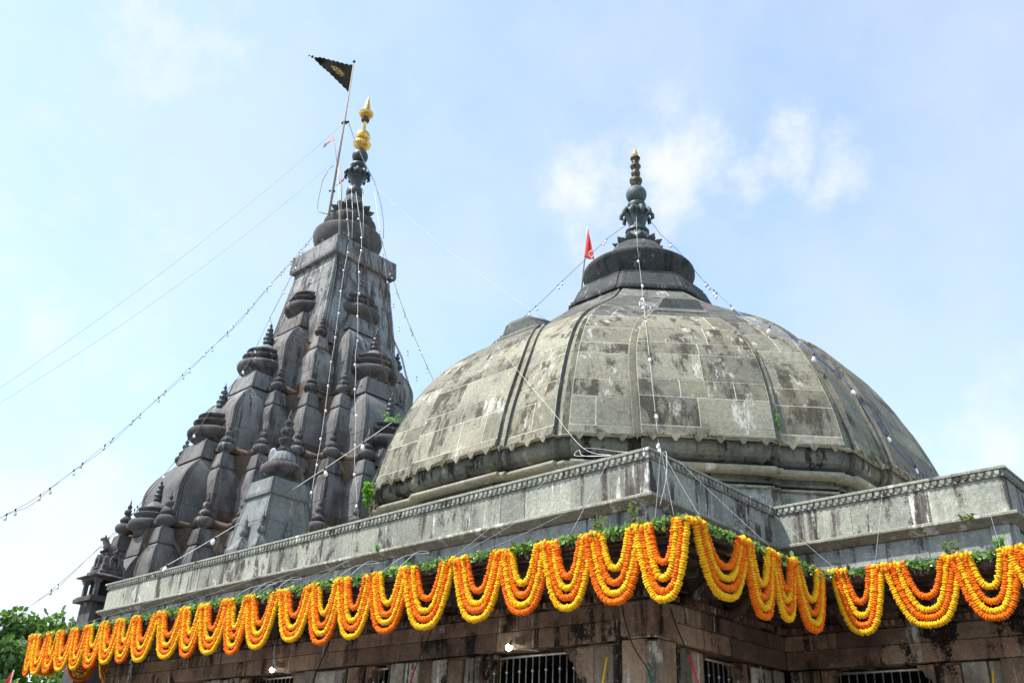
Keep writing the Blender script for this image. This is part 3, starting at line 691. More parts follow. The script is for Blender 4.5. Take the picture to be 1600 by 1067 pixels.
# miniature spires: body + brown base courses, with ring and finial as sub-parts
def mini_meshes(w_, k=1.):
    mb = MB(); body = [(w_*1.04, -2.25), (w_*1.03, -1.55)]
    for i in range(11):
        t = 1-i/10; body.append((w_*(.48+.54*math.sin(t*math.pi/2)**.9), -.62-.66*t**1.15))
    lv = grooved(body, [-1.78, -1.42], .008, .008)
    split = [i for i, l in enumerate(lv) if l[1] <= -1.70]
    loft(mb, ribsq(.8), lv, lambda i: 1 if i < len(split)-1 else 0)
    loft(mb, ribsq(.8), [(w_*.46, -.625), (w_*.46, -.605), (w_*.57, -.60), (w_*.57, -.55), (w_*.44, -.23), (w_*.38, -.20), (.08, -.195)])
    def shift(v):
        k = .085*min(1, max(0, (-.5-v[2])/.7)); return (v[0]-k, v[1]+k, v[2])
    mb.v = [shift(v) for v in mb.v]
    body_me = mesh_of(mb, 'miniature_spire', ['tower', 'towerbrown'])
    mb = MB(); mb.lathe([(.12, -.22), (.10, -.13), (.11, -.11), (.165, -.09), (.20, -.04), (.208, 0), (.195, .05), (.16, .085), (.10, .10)], 22); ring_me = mesh_of(mb, 'ring', 'ring')
    mb = MB(); mb.lathe([(.09, .09), (.135, .13), (.145, .165), (.12, .20), (.08, .235), (.055, .26), (.055, .275), (.085, .30), (.092, .335), (.08, .37), (.04, .395), (.03, .41), (.05, .435), (.045, .47), (.02, .50), (.014, .55), (.003, .62)], 18); fin_me = mesh_of(mb, 'small_finial', 'ring')
    return body_me, ring_me, fin_me
def mesh_of(mb, name, mats):
    me = bpy.data.meshes.new(name); me.from_pydata(mb.v, [], mb.f)
    for mm in (mats if isinstance(mats, list) else [mats]): me.materials.append(M[mm])
    me.polygons.foreach_set('material_index', mb.mi); me.polygons.foreach_set('use_smooth', mb.sm); me.update(); return me
BM, RM, FM = mini_meshes(.372)
def mini(x, y, z, sc_=1., rot=0., rs=1.):
    o = link('miniature_spire', BM, tower); o.location = (x, y, z-GZ); o.scale = (sc_,)*3; o.rotation_euler.z = rot
    link('ring', RM, o).scale = (rs,)*3; link('small_finial', FM, o).scale = (rs, rs, rs*1.06)
    return o
ROWS = [(2.13, 8.53, 1, .03), (2.44, 6.58, 3, .05), (3.28, 4.38, 5, .11), (4.05, 2.14, 7, .15)]
STEP = .662
for q in range(4):
    c, s = ((1, 0), (0, 1), (-1, 0), (0, -1))[q]
    for D_, z, n, t0 in ROWS:
        pts = []
        for i in range(n):
            t = (i-(n-1)/2)*STEP+t0*s_; x, y = D_*s_+t, -D_*s_+t
            mini(c*x-s*y, s*x+c*y, z+random.uniform(-.01, .01), .96 if n == 1 else 1, q*math.pi/2, {1: .96, 3: 1.08, 5: 1.14, 7: 1.2}[n])
            pts.append((x, y))
        if n > 1:
            path = []
            e = STEP*.75
            path.append((pts[0][0]-e, pts[0][1]))
            for i, p in enumerate(pts):
                path.append(p)
                if i < n-1: path.append((p[0], pts[i+1][1])) if False else path.append((p[0], p[1]+STEP))
            path.append((pts[-1][0], pts[-1][1]+e))
            mb = MB(); mb.tube([(c*x-s*y, s*x+c*y, z-.01) for x, y in path], .105, 12); tpart(mb, 'belt', 'towerbrown')
# half spires leaning on the four faces
def big_meshes(w_, L_, rs=1.):
    mb = MB(); body = [(w_*1.01, -L_), (w_*1.0, -1.95)]
    for i in range(13):
        t = 1-i/12; body.append((w_*(.60+.40*math.sin(t*math.pi/2)**.9), -.88-.95*t**1.15))
    loft(mb, ribsq(.40), grooved(body, [-2.3], .010, .010))
    loft(mb, ribsq(.40), [(w_*.56, -.885), (w_*.56, -.865), (w_*.68, -.86), (w_*.68, -.80), (w_*.585, -.34), (w_*.54, -.31), (.3, -.305)])
    def shift(v): return (v[0]-.26*(1-min(1, max(0, (-.85-v[2])/.95))**.8), v[1], v[2])
    mb.v = [shift(v) for v in mb.v]
    bme = mesh_of(mb, 'half_spire', 'tower'); C_ = (-.25/rs, 0)
    mb = MB(); mb.lathe([(.50, -.34), (.54, -.22), (.60, -.17), (.70, -.13), (.76, -.04), (.77, .04), (.73, .11), (.62, .14), (.48, .15)], 40, C_); mb.v = [(a*rs, b_*rs, c*(rs if c > 0 else 1)) for a, b_, c in mb.v]; r1 = mesh_of(mb, 'ring', 'ring')
    mb = MB(); mb.lathe([(.48, .13), (.50, .20), (.58, .25), (.65, .31), (.66, .34), (.62, .36), (.46, .37)], 40, C_); mb.v = [(a*rs, b_*rs, c*(rs if c > 0 else 1)) for a, b_, c in mb.v]; r2 = mesh_of(mb, 'disc', 'ring')
    mb = MB(); mb.lathe([(.42, .36), (.44, .42), (.51, .47), (.56, .51), (.56, .54), (.50, .56), (.32, .58)], 40, C_); mb.v = [(a*rs, b_*rs, c*(rs if c > 0 else 1)) for a, b_, c in mb.v]; r3 = mesh_of(mb, 'disc', 'ring')
    mb = MB(); mb.lathe([(.38, .56), (.33, .64), (.25, .74), (.16, .82), (.09, .86)], 24, C_); mb.v = [(a*rs, b_*rs, c*(rs if c > 0 else 1)) for a, b_, c in mb.v]; r4 = mesh_of(mb, 'bell', 'bell')
    mb = MB(); mb.lathe([(.07, .84), (.14, .88), (.16, .95), (.10, 1.0), (.17, 1.05), (.16, 1.09), (.07, 1.13), (.12, 1.18), (.12, 1.26), (.06, 1.30), (.10, 1.34), (.085, 1.42), (.035, 1.47), (.055, 1.51), (.02, 1.59), (.004, 1.68)], 16, C_); mb.v = [(a*rs, b_*rs, c*(rs if c > 0 else 1)) for a, b_, c in mb.v]; r5 = mesh_of(mb, 'small_finial', 'bluegreen')
    return bme, (('ring', r1), ('disc', r2), ('disc', r3), ('bell', r4), ('small_finial', r5))
BIG = [big_meshes(.95, l) for l in (3.27, 3.0, 2.80)]+[big_meshes(.56, 3.2, .8)]
for q in range(4):
    c, s = ((1, 0), (0, 1), (-1, 0), (0, -1))[q]
    for (BB, SUB), (E_, z, sc_) in zip(BIG, ((1.32, 9.88, 1.0), (2.55, 7.40, 1.0), (3.63, 4.95, 1.0), (4.85, 2.15, .95))):
        E_ += .5 if q == 1 and z > 9 else 0; o = link('half_spire', BB, tower); o.location = (c*E_, s*E_, z-GZ); o.scale = (sc_,)*3; o.rotation_euler.z = q*math.pi/2
        for nm, me in SUB: link(nm, me, o)

# ================================================================== ROOF TURRET (small shrine spire behind the parapet)
tur = empty('roof_turret', (-9.72, 1.2, -.5), 'small square stone turret with ringed finial standing on the hall roof', 'turret')
def upart(mb, name, m, parent=None, bevel=0):
    o = mb.build(name, m, parent or tur, None, bevel)
    if parent is None: o.location = (0, 0, .5)
    return o
mb = MB(); loft(mb, ribsq(.45), grooved([(.62, -.6), (.60, .2), (.50, .9), (.42, 1.38)], [.35, .85], .006, .007)); upart(mb, 'body', 'turret')
mb = MB(); loft(mb, ribsq(.45), [(.40, 1.36), (.47, 1.38), (.475, 1.44), (.42, 1.72), (.36, 1.74), (.2, 1.745)]); upart(mb, 'cap', 'turret', None, .008)
lathe('ring', [(.26, 1.70), (.25, 1.82), (.30, 1.86), (.39, 1.90), (.43, 1.98), (.42, 2.06), (.34, 2.13), (.25, 2.15)], 'ring', upart, None, 32)
lathe('bell', [(.27, 2.13), (.25, 2.22), (.20, 2.32), (.15, 2.40)], 'bell', upart, None, 48, rib16)
lathe('finial', [(.11, 2.38), (.15, 2.42), (.15, 2.47), (.10, 2.52), (.11, 2.58), (.16, 2.64), (.16, 2.68), (.08, 2.71), (.08, 2.75), (.13, 2.80), (.145, 2.86), (.12, 2.92), (.06, 2.95), (.09, 3.0), (.10, 3.05), (.07, 3.10), (.03, 3.13), (.05, 3.17), (.025, 3.25), (.004, 3.36)], 'ring', upart, None, 20)
for dx_, dy_, sc_ in ((.02, -.60, .8), (.60, 0, .8), (.58, -.58, .6)):
    mb = MB(); w_ = .26*sc_; loft(mb, ribsq(.6), [(w_*.75, -.5), (w_*.75, .18), (w_*1.0, .20), (w_*1.05, .26), (w_*.9, .32), (w_*.6, .42), (w_*.3, .52), (.04, .54)])
    mb.lathe([(.05, .5), (.09, .58), (.09, .64), (.05, .68), (.07, .73), (.04, .78), (.05, .82), (.015, .88), (.004, .98)], 14)
    o = upart(mb, 'niche_spire', 'turret'); o.location = (dx_, dy_, .5)
# horn loudspeaker strapped behind the turret finial
p = Vector((-9.98, 1.35, 2.36)); hl = empty('horn_loudspeaker', p, 'white horn loudspeaker tied behind the turret finial', 'loudspeaker')
dirv = (Vector((-.75, -.55, .10))).normalized(); qv = dirv.to_track_quat('Z', 'Y').to_matrix().to_4x4()
mb = MB(); mb.lathe([(.03, -.12), (.045, -.1), (.05, 0), (.08, .08), (.14, .16), (.20, .22), (.215, .23), (.20, .225), (.13, .14), (.05, .02), (.02, .02)], 24); o = mb.build('horn', 'horn', hl); o.matrix_local = qv
mb = MB(); mb.lathe([(.03, -.26), (.075, -.25), (.085, -.20), (.085, -.12), (.05, -.10)], 18); o = mb.build('driver', 'bell', hl); o.matrix_local = qv
mb = MB(); mb.tube([(0, 0, 0), (.1, .0, -.1), (.22, -.08, -.16)], .015, 6); mb.build('strap', 'wire_g', hl)

# ================================================================== CORNER KIOSK with a seated bull
kx, ky = -15.75, .75
kio = empty('corner_kiosk', (kx, ky, -2.70), 'dark carved stone kiosk with niche at the left end of the parapet', 'kiosk')
def kpart(mb, name, m, bevel=.01):
    o = mb.build(name, m, kio, None, bevel); o.location = (0, 0, -GZ); return o
kio.scale = (.5,)*3
mb = MB(); mb.box(-.62, .62, -.62, .62, -10.49, -.1); mb.box(-.9, .9, -.9, .9, -.1, .08); mb.box(-.82, .82, -.82, .82, .08, .16); kpart(mb, 'base', 'ring')
for sx in (-1, 1):
    for sy in (-1, 1):
        mb = MB(); loft(mb, ribsq(.5), [(.11, .1), (.12, .16), (.09, .2), (.085, .72), (.13, .78), (.14, .86), (.20, .92)]); o = kpart(mb, 'post', 'tower'); o.location = (sx*.58, sy*.58, -GZ)
mb = MB(); mb.box(-.45, .45, -.45, .45, .1, .95); kpart(mb, 'inner_block', 'black')  # near-black fill painted as the shade between the posts
mb = MB(); mb.rings([[(x*w_, y*w_, z) for x, y in ((-1, -1), (1, -1), (1, 1), (-1, 1))] for w_, z in ((.74, .90), (.76, .96), (.95, 1.00), (.97, 1.05), (.74, 1.15), (.66, 1.18), (.64, 1.24))]); kpart(mb, 'eave', 'ring')
mb = MB(); mb.rings([[(x*w_, y*w_, z) for x, y in ((-1, -1), (1, -1), (1, 1), (-1, 1))] for w_, z in ((.66, 1.22), (.66, 1.30), (.58, 1.34), (.55, 1.62), (.48, 1.66), (.44, 1.95), (.36, 2.0), (.34, 2.12), (.38, 2.14), (.38, 2.2))]); kpart(mb, 'roof', 'ring')
for nx, ny in ((0, -1), (1, 0)):
    mb = MB(); tx, ty = -ny, nx
    def KP(u, d, z): return (nx*d+tx*u, ny*d+ty*u, z)
    arch = [(-.24, 1.45), (.24, 1.45), (.24, 1.85), (.19, 1.98), (.1, 2.07), (0, 2.1), (-.1, 2.07), (-.19, 1.98), (-.24, 1.85)]
    inn = [(-.11, 1.53), (.11, 1.53), (.11, 1.82), (.08, 1.88), (.04, 1.91), (0, 1.92), (-.04, 1.91), (-.08, 1.88), (-.11, 1.82)]
    mb.rings([[KP(u, .40, z) for u, z in arch], [KP(u, .62, z) for u, z in arch], [KP(u, .62, z) for u, z in inn], [KP(u, .50, z) for u, z in inn]], True, True); kpart(mb, 'niche', 'ring', .006)
    mb = MB(); c = KP(0, .53, 1.66); mb.ball((c[0], c[1], 1.62), .07, 10, 6); mb.ball((c[0], c[1], 1.75), .045, 10, 6); kpart(mb, 'niche_figure', 'bell', 0)
# seated bull on the kiosk roof, one continuous skin
def skinned(name, joints, edges, mat_, parent=None, loc=(0, 0, 0), rz=0, scale=1., sub=2):
    me = bpy.data.meshes.new(name); me.from_pydata([j[0] for j in joints], edges, []); o = link(name, me, parent, loc); o.rotation_euler.z = rz; o.scale = (scale,)*3
    o.modifiers.new('skin', 'SKIN'); sd = o.modifiers.new('sub', 'SUBSURF'); sd.levels = sub; sd.render_levels = sub
    lay = me.skin_vertices[0] if me.skin_vertices else None
    if lay is None:
        bm = bmesh.new(); bm.from_mesh(me); bm.verts.layers.skin.verify(); bm.to_mesh(me); bm.free(); lay = me.skin_vertices[0]
    for i, j in enumerate(joints): lay.data[i].radius = (j[1], j[2] if len(j) > 2 else j[1])
    lay.data[0].use_root = True; me.materials.append(M[mat_]); return o
bull = [((0, 0, .16), .17, .17), ((-.26, 0, .17), .19, .19), ((.2, 0, .22), .18, .18), ((.30, 0, .42), .12, .13), ((.36, 0, .58), .10, .10), ((.47, 0, .60), .08, .075), ((.58, 0, .56), .055, .05),
        ((.28, .15, .08), .07), ((.46, .16, .03), .045), ((.28, -.15, .08), .07), ((.46, -.16, .03), .045), ((-.2, .2, .08), .09), ((-.05, .24, .03), .05), ((-.2, -.2, .08), .09), ((-.05, -.24, .03), .05),
        ((.37, .10, .68), .03), ((.38, .14, .76), .015), ((.37, -.10, .68), .03), ((.38, -.14, .76), .015), ((.08, 0, .36), .10, .08)]
be = [(0, 1), (0, 2), (2, 3), (3, 4), (4, 5), (5, 6), (2, 7), (7, 8), (2, 9), (9, 10), (1, 11), (11, 12), (1, 13), (13, 14), (4, 15), (15, 16), (4, 17), (17, 18), (0, 19)]
o = skinned('bull_statue', bull, be, 'ring', None, (kx, ky, 1.045), R(-120), .58); tag(o, 'dark stone bull seated on top of the corner kiosk', 'statue')

# ================================================================== MARIGOLD GARLANDS
rg = random.Random(11)
def flower(mb, c, t, rad, thick, rnd):
    t = t.normalized(); a = Vector((0, 0, 1)) if abs(t.z) < .9 else Vector((1, 0, 0)); u = t.cross(a).normalized(); v = t.cross(u)
    ph = rnd.uniform(0, 6.28); seg = 10; rr = []
    for f, d in ((.45, -.62), (.88, -.42), (1.0, 0.), (.88, .42), (.45, .62)):
        ring = []
        for k in range(seg):
            an = 2*math.pi*k/seg+ph+d*.6; r_ = rad*f*(1+(.12 if k % 2 else -.10)*(f > .8)+rnd.uniform(-.10, .10)); ring.append(c+u*(math.cos(an)*r_)+v*(math.sin(an)*r_)+t*(thick*(d+rnd.uniform(-.10, .10))))
        rr.append(ring)
    mb.rings(rr, True, True, 0, True)
def catenary(p, q, sag, n=48, pw=2.9, inset=0.):
    """points of a hanging, full-bellied strand between two ties; inset narrows its belly"""
    p, q = Vector(p), Vector(q); pts = []; d = (q-p).normalized()
    for i in range(n+1):
        x = math.sin((-1+2*i/n)*math.pi/2); x = .45*x+.55*(abs(x)**.8)*(1 if x >= 0 else -1); dep = 1-abs(x)**pw
        pts.append(p.lerp(q, (x+1)/2)+Vector((0, 0, -sag*dep))-d*(inset*min(1., dep*2.4)*min(1., abs(x)*1.6)*(1 if x >= 0 else -1)))
    return pts
def resample(pts, step):
    out = [pts[0]]; acc = 0.
    for a, b_ in zip(pts[:-1], pts[1:]):
        seg = (b_-a).length
        while acc+seg >= step*len(out):
            out.append(a.lerp(b_, (step*len(out)-acc)/max(seg, 1e-9)))
        acc += seg
    return out
def strand(mb, pts, rad, rnd):
    P = resample(pts, rad*.72)
    for i, c in enumerate(P):
        t = P[min(i+1, len(P)-1)]-P[max(i-1, 0)]
        if t.length < 1e-6: continue
        j = Vector((rnd.uniform(-1, 1), rnd.uniform(-1, 1), rnd.uniform(-1, 1)))*rad*.07
        flower(mb, c+j, t+j*1.5, rad*rnd.uniform(.86, 1.10), rad*.62, rnd)
def swag(p, q, outer, sag, label, out, rad=.0345):
    """four nested strands between two bundles; p,q bundle points, out = outward unit vector, outer 'y' or 'o'"""
    p, q, out = Vector(p), Vector(q), Vector(out); th = empty('marigold_garland', p, label, 'garland', 'marigold swags along the eave')
    d = (q-p).normalized(); cols = ['y', 'o'] if outer == 'y' else ['o', 'y']
    f_ = min(1.05, (q-p).length/.60); offs = (-.034*f_, .030*f_, .088*f_, .140*f_); sg = (1.0, .875, .73, .53)
    for i in range(4):
        s_i = sag*sg[i]*rg.uniform(.97, 1.03); jj = rg.uniform(-.006, .006); a = p+d*(offs[i]+jj)+out*(.018*(3-i)/3+.010*rg.uniform(-1, 1)); b_ = q-d*(offs[i]*.92+jj)+out*(.018*i/3+.008*rg.uniform(-1, 1))
        pts = catenary(a, b_, s_i, 48, 3.0-.12*i)
        up = Vector((0, 0, .012)); pts = [a-out*.045+up]+pts+[b_-out*.045+up]
        mb = MB(); strand(mb, [x-p for x in pts], rad, rg); mb.build('strand', 'yellow' if cols[i % 2] == 'y' else 'orange', th)
    # flowers wound round the rope where the strands are tied
    for e, c in ((Vector((0, 0, -.03)), 'orange'), (Vector((0, 0, .005)), 'yellow')):
        mb = MB()
        for k in range(6): flower(mb, d*(k*.044-.10)+e+out*(.02+.01*math.sin(k))+Vector((0, 0, rg.uniform(-.02, .02))), d+out*rg.uniform(-.6, .6), rad, rad*.7, rg)
        mb.build('tie', c, th)
    return th
EY = -1.335
FR = [(1.30, .81), (.81, .21), (.21, -.35), (-.35, -.98), (-.98, -1.66), (-1.78, -2.49), (-2.49, -3.13), (-3.13, -3.75), (-3.75, -4.37), (-4.37, -5.04), (-5.16, -5.85), (-5.85, -6.39), (-6.39, -7.08), (-7.08, -7.64), (-7.64, -8.37),
      (-8.48, -9.21), (-9.21, -9.76), (-9.76, -10.33), (-10.33, -10.96), (-10.96, -11.5), (-11.5, -12.13), (-12.13, -12.62), (-12.62, -13.18), (-13.18, -13.44)]
FC = 'yoyoy'*5
sags = [.69, .65, .65, .66, .67, .68, .67, .68, .70, .65, .69, .70, .66, .69, .67, .67, .65, .62, .66, .68, .68, .69, .70, .70]
def zeave(x): return -1.365+.006*max(0, -x)
for i, (a, b_) in enumerate(FR):
    lab = 'marigold swag with %s outer strand on the left run, %s from the roof corner' % ('yellow' if FC[i] == 'y' else 'orange', ORD[i])
    swag((b_, EY, zeave(b_)), (a, EY, zeave(a)), FC[i], sags[i], lab, (0, -1, 0))
for i, (a, b_, c, sg_) in enumerate(((-1.22, -.35, 'y', .60), (-.35, .19, 'o', .66), (.19, .62, 'y', .60), (.62, 1.30, 'o', .64))):
    lab = 'marigold swag with %s outer strand on the shaded step, %s from the roof corner' % ('yellow' if c == 'y' else 'orange', ORD[i])
    swag((1.335, a, -1.37), (1.335, b_, -1.37), c, sg_, lab, (1, 0, 0))
for i, (a, b_, c, sg_) in enumerate(((1.37, 1.86, 'y', .66), (1.97, 2.66, 'y', .66), (2.66, 3.22, 'o', .64), (3.22, 3.9, 'y', .64))):
    lab = 'marigold swag with %s outer strand on the right run, %s from the inner corner' % ('yellow' if c == 'y' else 'orange', ORD[i])
    swag((a, 1.595, -1.30), (b_, 1.595, -1.30), c, sg_, lab, (0, -1, 0))
for i in range(4):
    swag((-13.47, -1.25+i*.66, -1.28), (-13.47, -.62+i*.66, -1.28), 'yoyo'[i], .66, 'marigold swag hung round the far left end of the eave, %s from its corner' % ORD[i], (-1, 0, 0))
# leaf ropes on the eave edge
def leaf(mb, c, rnd, size, nrm=None):
    a = Vector((rnd.gauss(0, 1), rnd.gauss(0, 1), rnd.gauss(0, 1)-.3)).normalized(); b_ = a.cross(Vector((rnd.gauss(0, 1), rnd.gauss(0, 1), rnd.gauss(0, 1)))).normalized()
    n = a.cross(b_); L = size*rnd.uniform(.75, 1.25); W = L*.30
    v = [c, c+a*L*.35+b_*W+n*W*.25, c+a*L*.75+b_*W*.8+n*W*.2-n*L*.05, c+a*L-n*L*.12, c+a*L*.75-b_*W*.8+n*W*.2-n*L*.05, c+a*L*.35-b_*W+n*W*.25, c+a*L*.5-n*L*.02]
    mb.add(v, [(0, 1, 6), (1, 2, 6), (2, 3, 6), (3, 4, 6), (4, 5, 6), (5, 0, 6)], 0, True)
def leafrope(pts, label, per=330, size=.062):
    rnd = random.Random(len(label)); mb = MB(); org = Vector(pts[0])
    for a, b_ in zip(pts[:-1], pts[1:]):
        a, b_ = Vector(a), Vector(b_); L = (b_-a).length
        for i in range(int(L*per)):
            t = rnd.random(); th = .35+.8*abs(math.sin(t*L*4.3+1.3*math.sin(t*L*1.7))); c = a.lerp(b_, t)+Vector((rnd.gauss(0, .022), rnd.gauss(0, .022), rnd.gauss(.0, .020*th)-.035)); leaf(mb, c-org, rnd, size)
    th = empty('leaf_garland', org, label, 'leaf garland'); mb.build('leaves', 'leaf', th)
    mb = MB(); mb.tube([Vector(p)-org for p in pts], .008, 6); mb.build('rope', 'greenrope', th)
leafrope([(1.31, -1.31, -1.325), (0, -1.31, -1.32), (-4, -1.31, -1.30), (-8, -1.31, -1.27), (-13.45, -1.31, -1.24)], 'rope of green leaves along the front eave between the swags')
leafrope([(1.31, -1.30, -1.335), (1.31, .5, -1.335), (1.32, 1.55, -1.31)], 'rope of green leaves along the shaded step of the eave')
leafrope([(1.34, 1.62, -1.29), (4.2, 1.62, -1.27)], 'rope of green leaves along the right-hand eave')

# ================================================================== FLAGS AND POLES
def tower_at(px, py, D_=0.):
    n = Vector((s_, -s_, 0)); return at(px, py, n, n.dot(Vector((TX, TY, 0)))+D_)
pb = tower_at(514, 336, .85); pt = tower_at(553, 98, .55)
fl = empty('flag_pole', pb, 'leaning wooden pole with black pennant beside the golden finial', 'flag pole')
mb = MB(); mb.tube([Vector((0, 0, 0)), (pt-pb)*.5+Vector((.02, 0, 0)), pt-pb], [.045, .036, .022], 8); mb.build('pole', 'cement', fl)
kn = tower_at(539.5, 191.6, .65)-pb
mb = MB(); mb.ball(kn, .09, 10, 6, sz=.6); mb.ball(kn+Vector((.08, .06, .02)), .05, 8, 5); mb.ball(kn+Vector((-.1, -.05, 0)), .05, 8, 5); mb.build('knot', 'wire_d', fl)
kn2 = tower_at(521, 299, .8)-pb
mb = MB(); mb.ball(kn2, .07, 10, 6, sz=.5); mb.ball(kn2+Vector((-.1, -.08, .02)), .04, 8, 5); mb.build('knot', 'wire_d', fl)
mb = MB(); mb.ball(pt-pb+Vector((0, 0, .04)), .06, 12, 8); mb.build('pole_knob', 'oldgold', fl)
def pennant(name, p0, p1, p2, m, label, n=44, wave=.05, scal=.05, thick=.006):
    """triangular cloth p0 (hoist top) p1 (hoist foot) p2 (tip), with wavy folds and scalloped edges"""
    p0, p1, p2 = Vector(p0), Vector(p1), Vector(p2); org = p0; nrm = (p1-p0).cross(p2-p0).normalized(); vs = []; uv = []; fs = []
    me = bpy.data.meshes.new(name); rows = 14
    for i in range(n+1):
        t = i/n; a = p0.lerp(p2, t); b_ = p1.lerp(p2, t); e = scal*abs(math.sin(t*math.pi*9)); du = (a-b_).normalized() if (a-b_).length > 1e-4 else Vector((0, 0, 1))
        a = a+du*e; b_ = b_-du*e
        for j in range(rows+1):
            s = j/rows; c = a.lerp(b_, s)+nrm*wave*(math.sin(t*7+s*2.2)*.8+math.sin(t*13-s*3)*.35)*(.3+t); vs.append(c-org); uv.append((t, s))
    for i in range(n):
        for j in range(rows): k = i*(rows+1)+j; fs.append((k, k+1, k+rows+2, k+rows+1))
    me.from_pydata(vs, [], fs); ul = me.uv_layers.new(name='UVMap')
    for l in me.loops: ul.data[l.index].uv = uv[l.vertex_index]
    me.materials.append(M[m]); me.polygons.foreach_set('use_smooth', [True]*len(fs)); o = link(name, me, None, org)
    md = o.modifiers.new('cloth', 'SOLIDIFY'); md.thickness = thick; return o
o = pennant('pennant', tower_at(552, 103, .53), tower_at(546.5, 145, .6), tower_at(490, 90, .3), 'flag', '', wave=.05); o.parent = fl; o.location -= pb
mb = MB(); c = tower_at(488, 89, .3)-pb; mb.ball(c, .055, 10, 7); mb.ball(c+(c-(tower_at(500, 93, .3)-pb))*.4, .035, 8, 6); mb.build('tassel', 'oldgold', fl)
sp0, sp1 = tower_at(530, 285, .9), tower_at(521, 209, .9)
st_ = empty('small_flag_stick', sp0, 'thin stick with a faded pink pennant left of the spire finial', 'flag')
mb = MB(); mb.tube([(0, 0, 0), sp1-sp0], .014, 6); mb.build('stick', 'cement', st_)
o = pennant('cloth', sp1, tower_at(522.5, 219, .9), tower_at(504, 231, .7), 'pinkcloth', '', 10, .03, 0, .004); o.parent = st_; o.location -= sp0
o = pennant('red_rag', tower_at(538, 278, .9), tower_at(537, 283, .9), tower_at(526, 290, 1.0), 'redcloth', '', 10, .05, .01, .006); tag(o, 'small red rag tied beside the spire finial', 'cloth')
# red flag leaning on the dome
rb, rt = at(908.5, 456, (s_, -s_, 0), s_*(DX-DY)-.2), at(917, 368, (s_, -s_, 0), s_*(DX-DY)-.25)
rf = empty('red_flag', rb, 'red triangular flag on a thin pole left of the dome finial', 'flag')
mb = MB(); mb.tube([(0, 0, 0), rt-rb, (rt-rb)*1.16], .018, 6); mb.build('pole', 'wire_g', rf)
ftop = at(918.5, 355, (s_, -s_, 0), s_*(DX-DY)-.25)
o = pennant('cloth', ftop, at(913.5, 402, (s_, -s_, 0), s_*(DX-DY)-.2), at(929, 407, (s_, -s_, 0), s_*(DX-DY)-.1), 'redcloth', '', 14, .04, 0, .006); o.parent = rf; o.location -= rb
cm = at(924, 397, (s_, -s_, 0), s_*(DX-DY)-.03)-rb
mb = MB(); nn = (CAM-rb).normalized(); u_ = nn.cross(Vector((0, 0, 1))).normalized(); v_ = u_.cross(nn); mb.tube([cm+u_*(.055*math.cos(2*math.pi*i/14))+v_*(.075*math.sin(2*math.pi*i/14)) for i in range(15)], .012, 5); mb.build('white_print', 'whitecloth', rf)

# ================================================================== WIRES, LIGHT STRINGS, CHAINS
def hang(p, q, sag, n=24):
    return [Vector(p).lerp(Vector(q), i/n)-Vector((0, 0, sag*4*(i/n)*(1-i/n))) for i in range(n+1)]
def smoothpath(pts, sub=6):
    P = [Vector(p) for p in pts]; out = []
    for i in range(len(P)-1):
        a, b_, c, d_ = P[max(i-1, 0)], P[i], P[i+1], P[min(i+2, len(P)-1)]
        for k in range(sub):
            t = k/sub; out.append(.5*((2*b_)+(c-a)*t+(2*a-5*b_+4*c-d_)*t*t+(3*b_-a-3*c+d_)*t**3))
    return out+[P[-1]]
def wire(name, pts, r, m, label, cat='wire'):
    org = Vector(pts[0]); mb = MB(); mb.tube([Vector(p)-org for p in pts], r, 5); o = mb.build(name, m, None, org); tag(o, label, cat); return o
bm_ = MB(); bm_.lathe([(.012, 0), (.013, -.03), (.02, -.045), (.030, -.07), (.033, -.09), (.028, -.112), (.014, -.124), (.001, -.127)], 10); BULB = mesh_of(bm_, 'bulb', 'bulb')
bm_ = MB(); bm_.lathe([(.006, .025), (.015, .02), (.016, -.03), (.013, -.034)], 8); SOCK = mesh_of(bm_, 'socket', 'socket')
def lightstring(pts, bulbs, r, m, label, size=1., second=None, tilt=.35):
    """bulbs: list of path fractions"""
    org = Vector(pts[0]); th = empty('light_string', org, label, 'light string', 'strings of bulbs on the temple'); mb = MB(); P = [Vector(p)-org for p in pts]; mb.tube(P, r, 5)
    if second: mb.tube([p+Vector((0, 0, -second*math.sin(math.pi*6*i/len(P))**2)) for i, p in enumerate(P)], r, 5)
    mb.build('wire', m, th); rnd = random.Random(len(label)); L = [0.]
    for a, b_ in zip(P[:-1], P[1:]): L.append(L[-1]+(b_-a).length)
    for f in bulbs:
        s = f*L[-1]; i = 0
        while i < len(L)-2 and L[i+1] < s: i += 1
        c = P[i].lerp(P[i+1], (s-L[i])/max(1e-6, L[i+1]-L[i])); o = link('bulb', BULB, th); o.location = c; o.rotation_euler = (rnd.uniform(-tilt, tilt), rnd.uniform(-tilt, tilt), rnd.uniform(0, 6)); o.scale = (size,)*3
        k = link('socket', SOCK, o)
def fr(n, a=.04, b_=.97, pair=False):
    out = []
    for i in range(n):
        f = a+(b_-a)*i/max(1, n-1); out += [f, f+.012] if pair else [f]
    return out
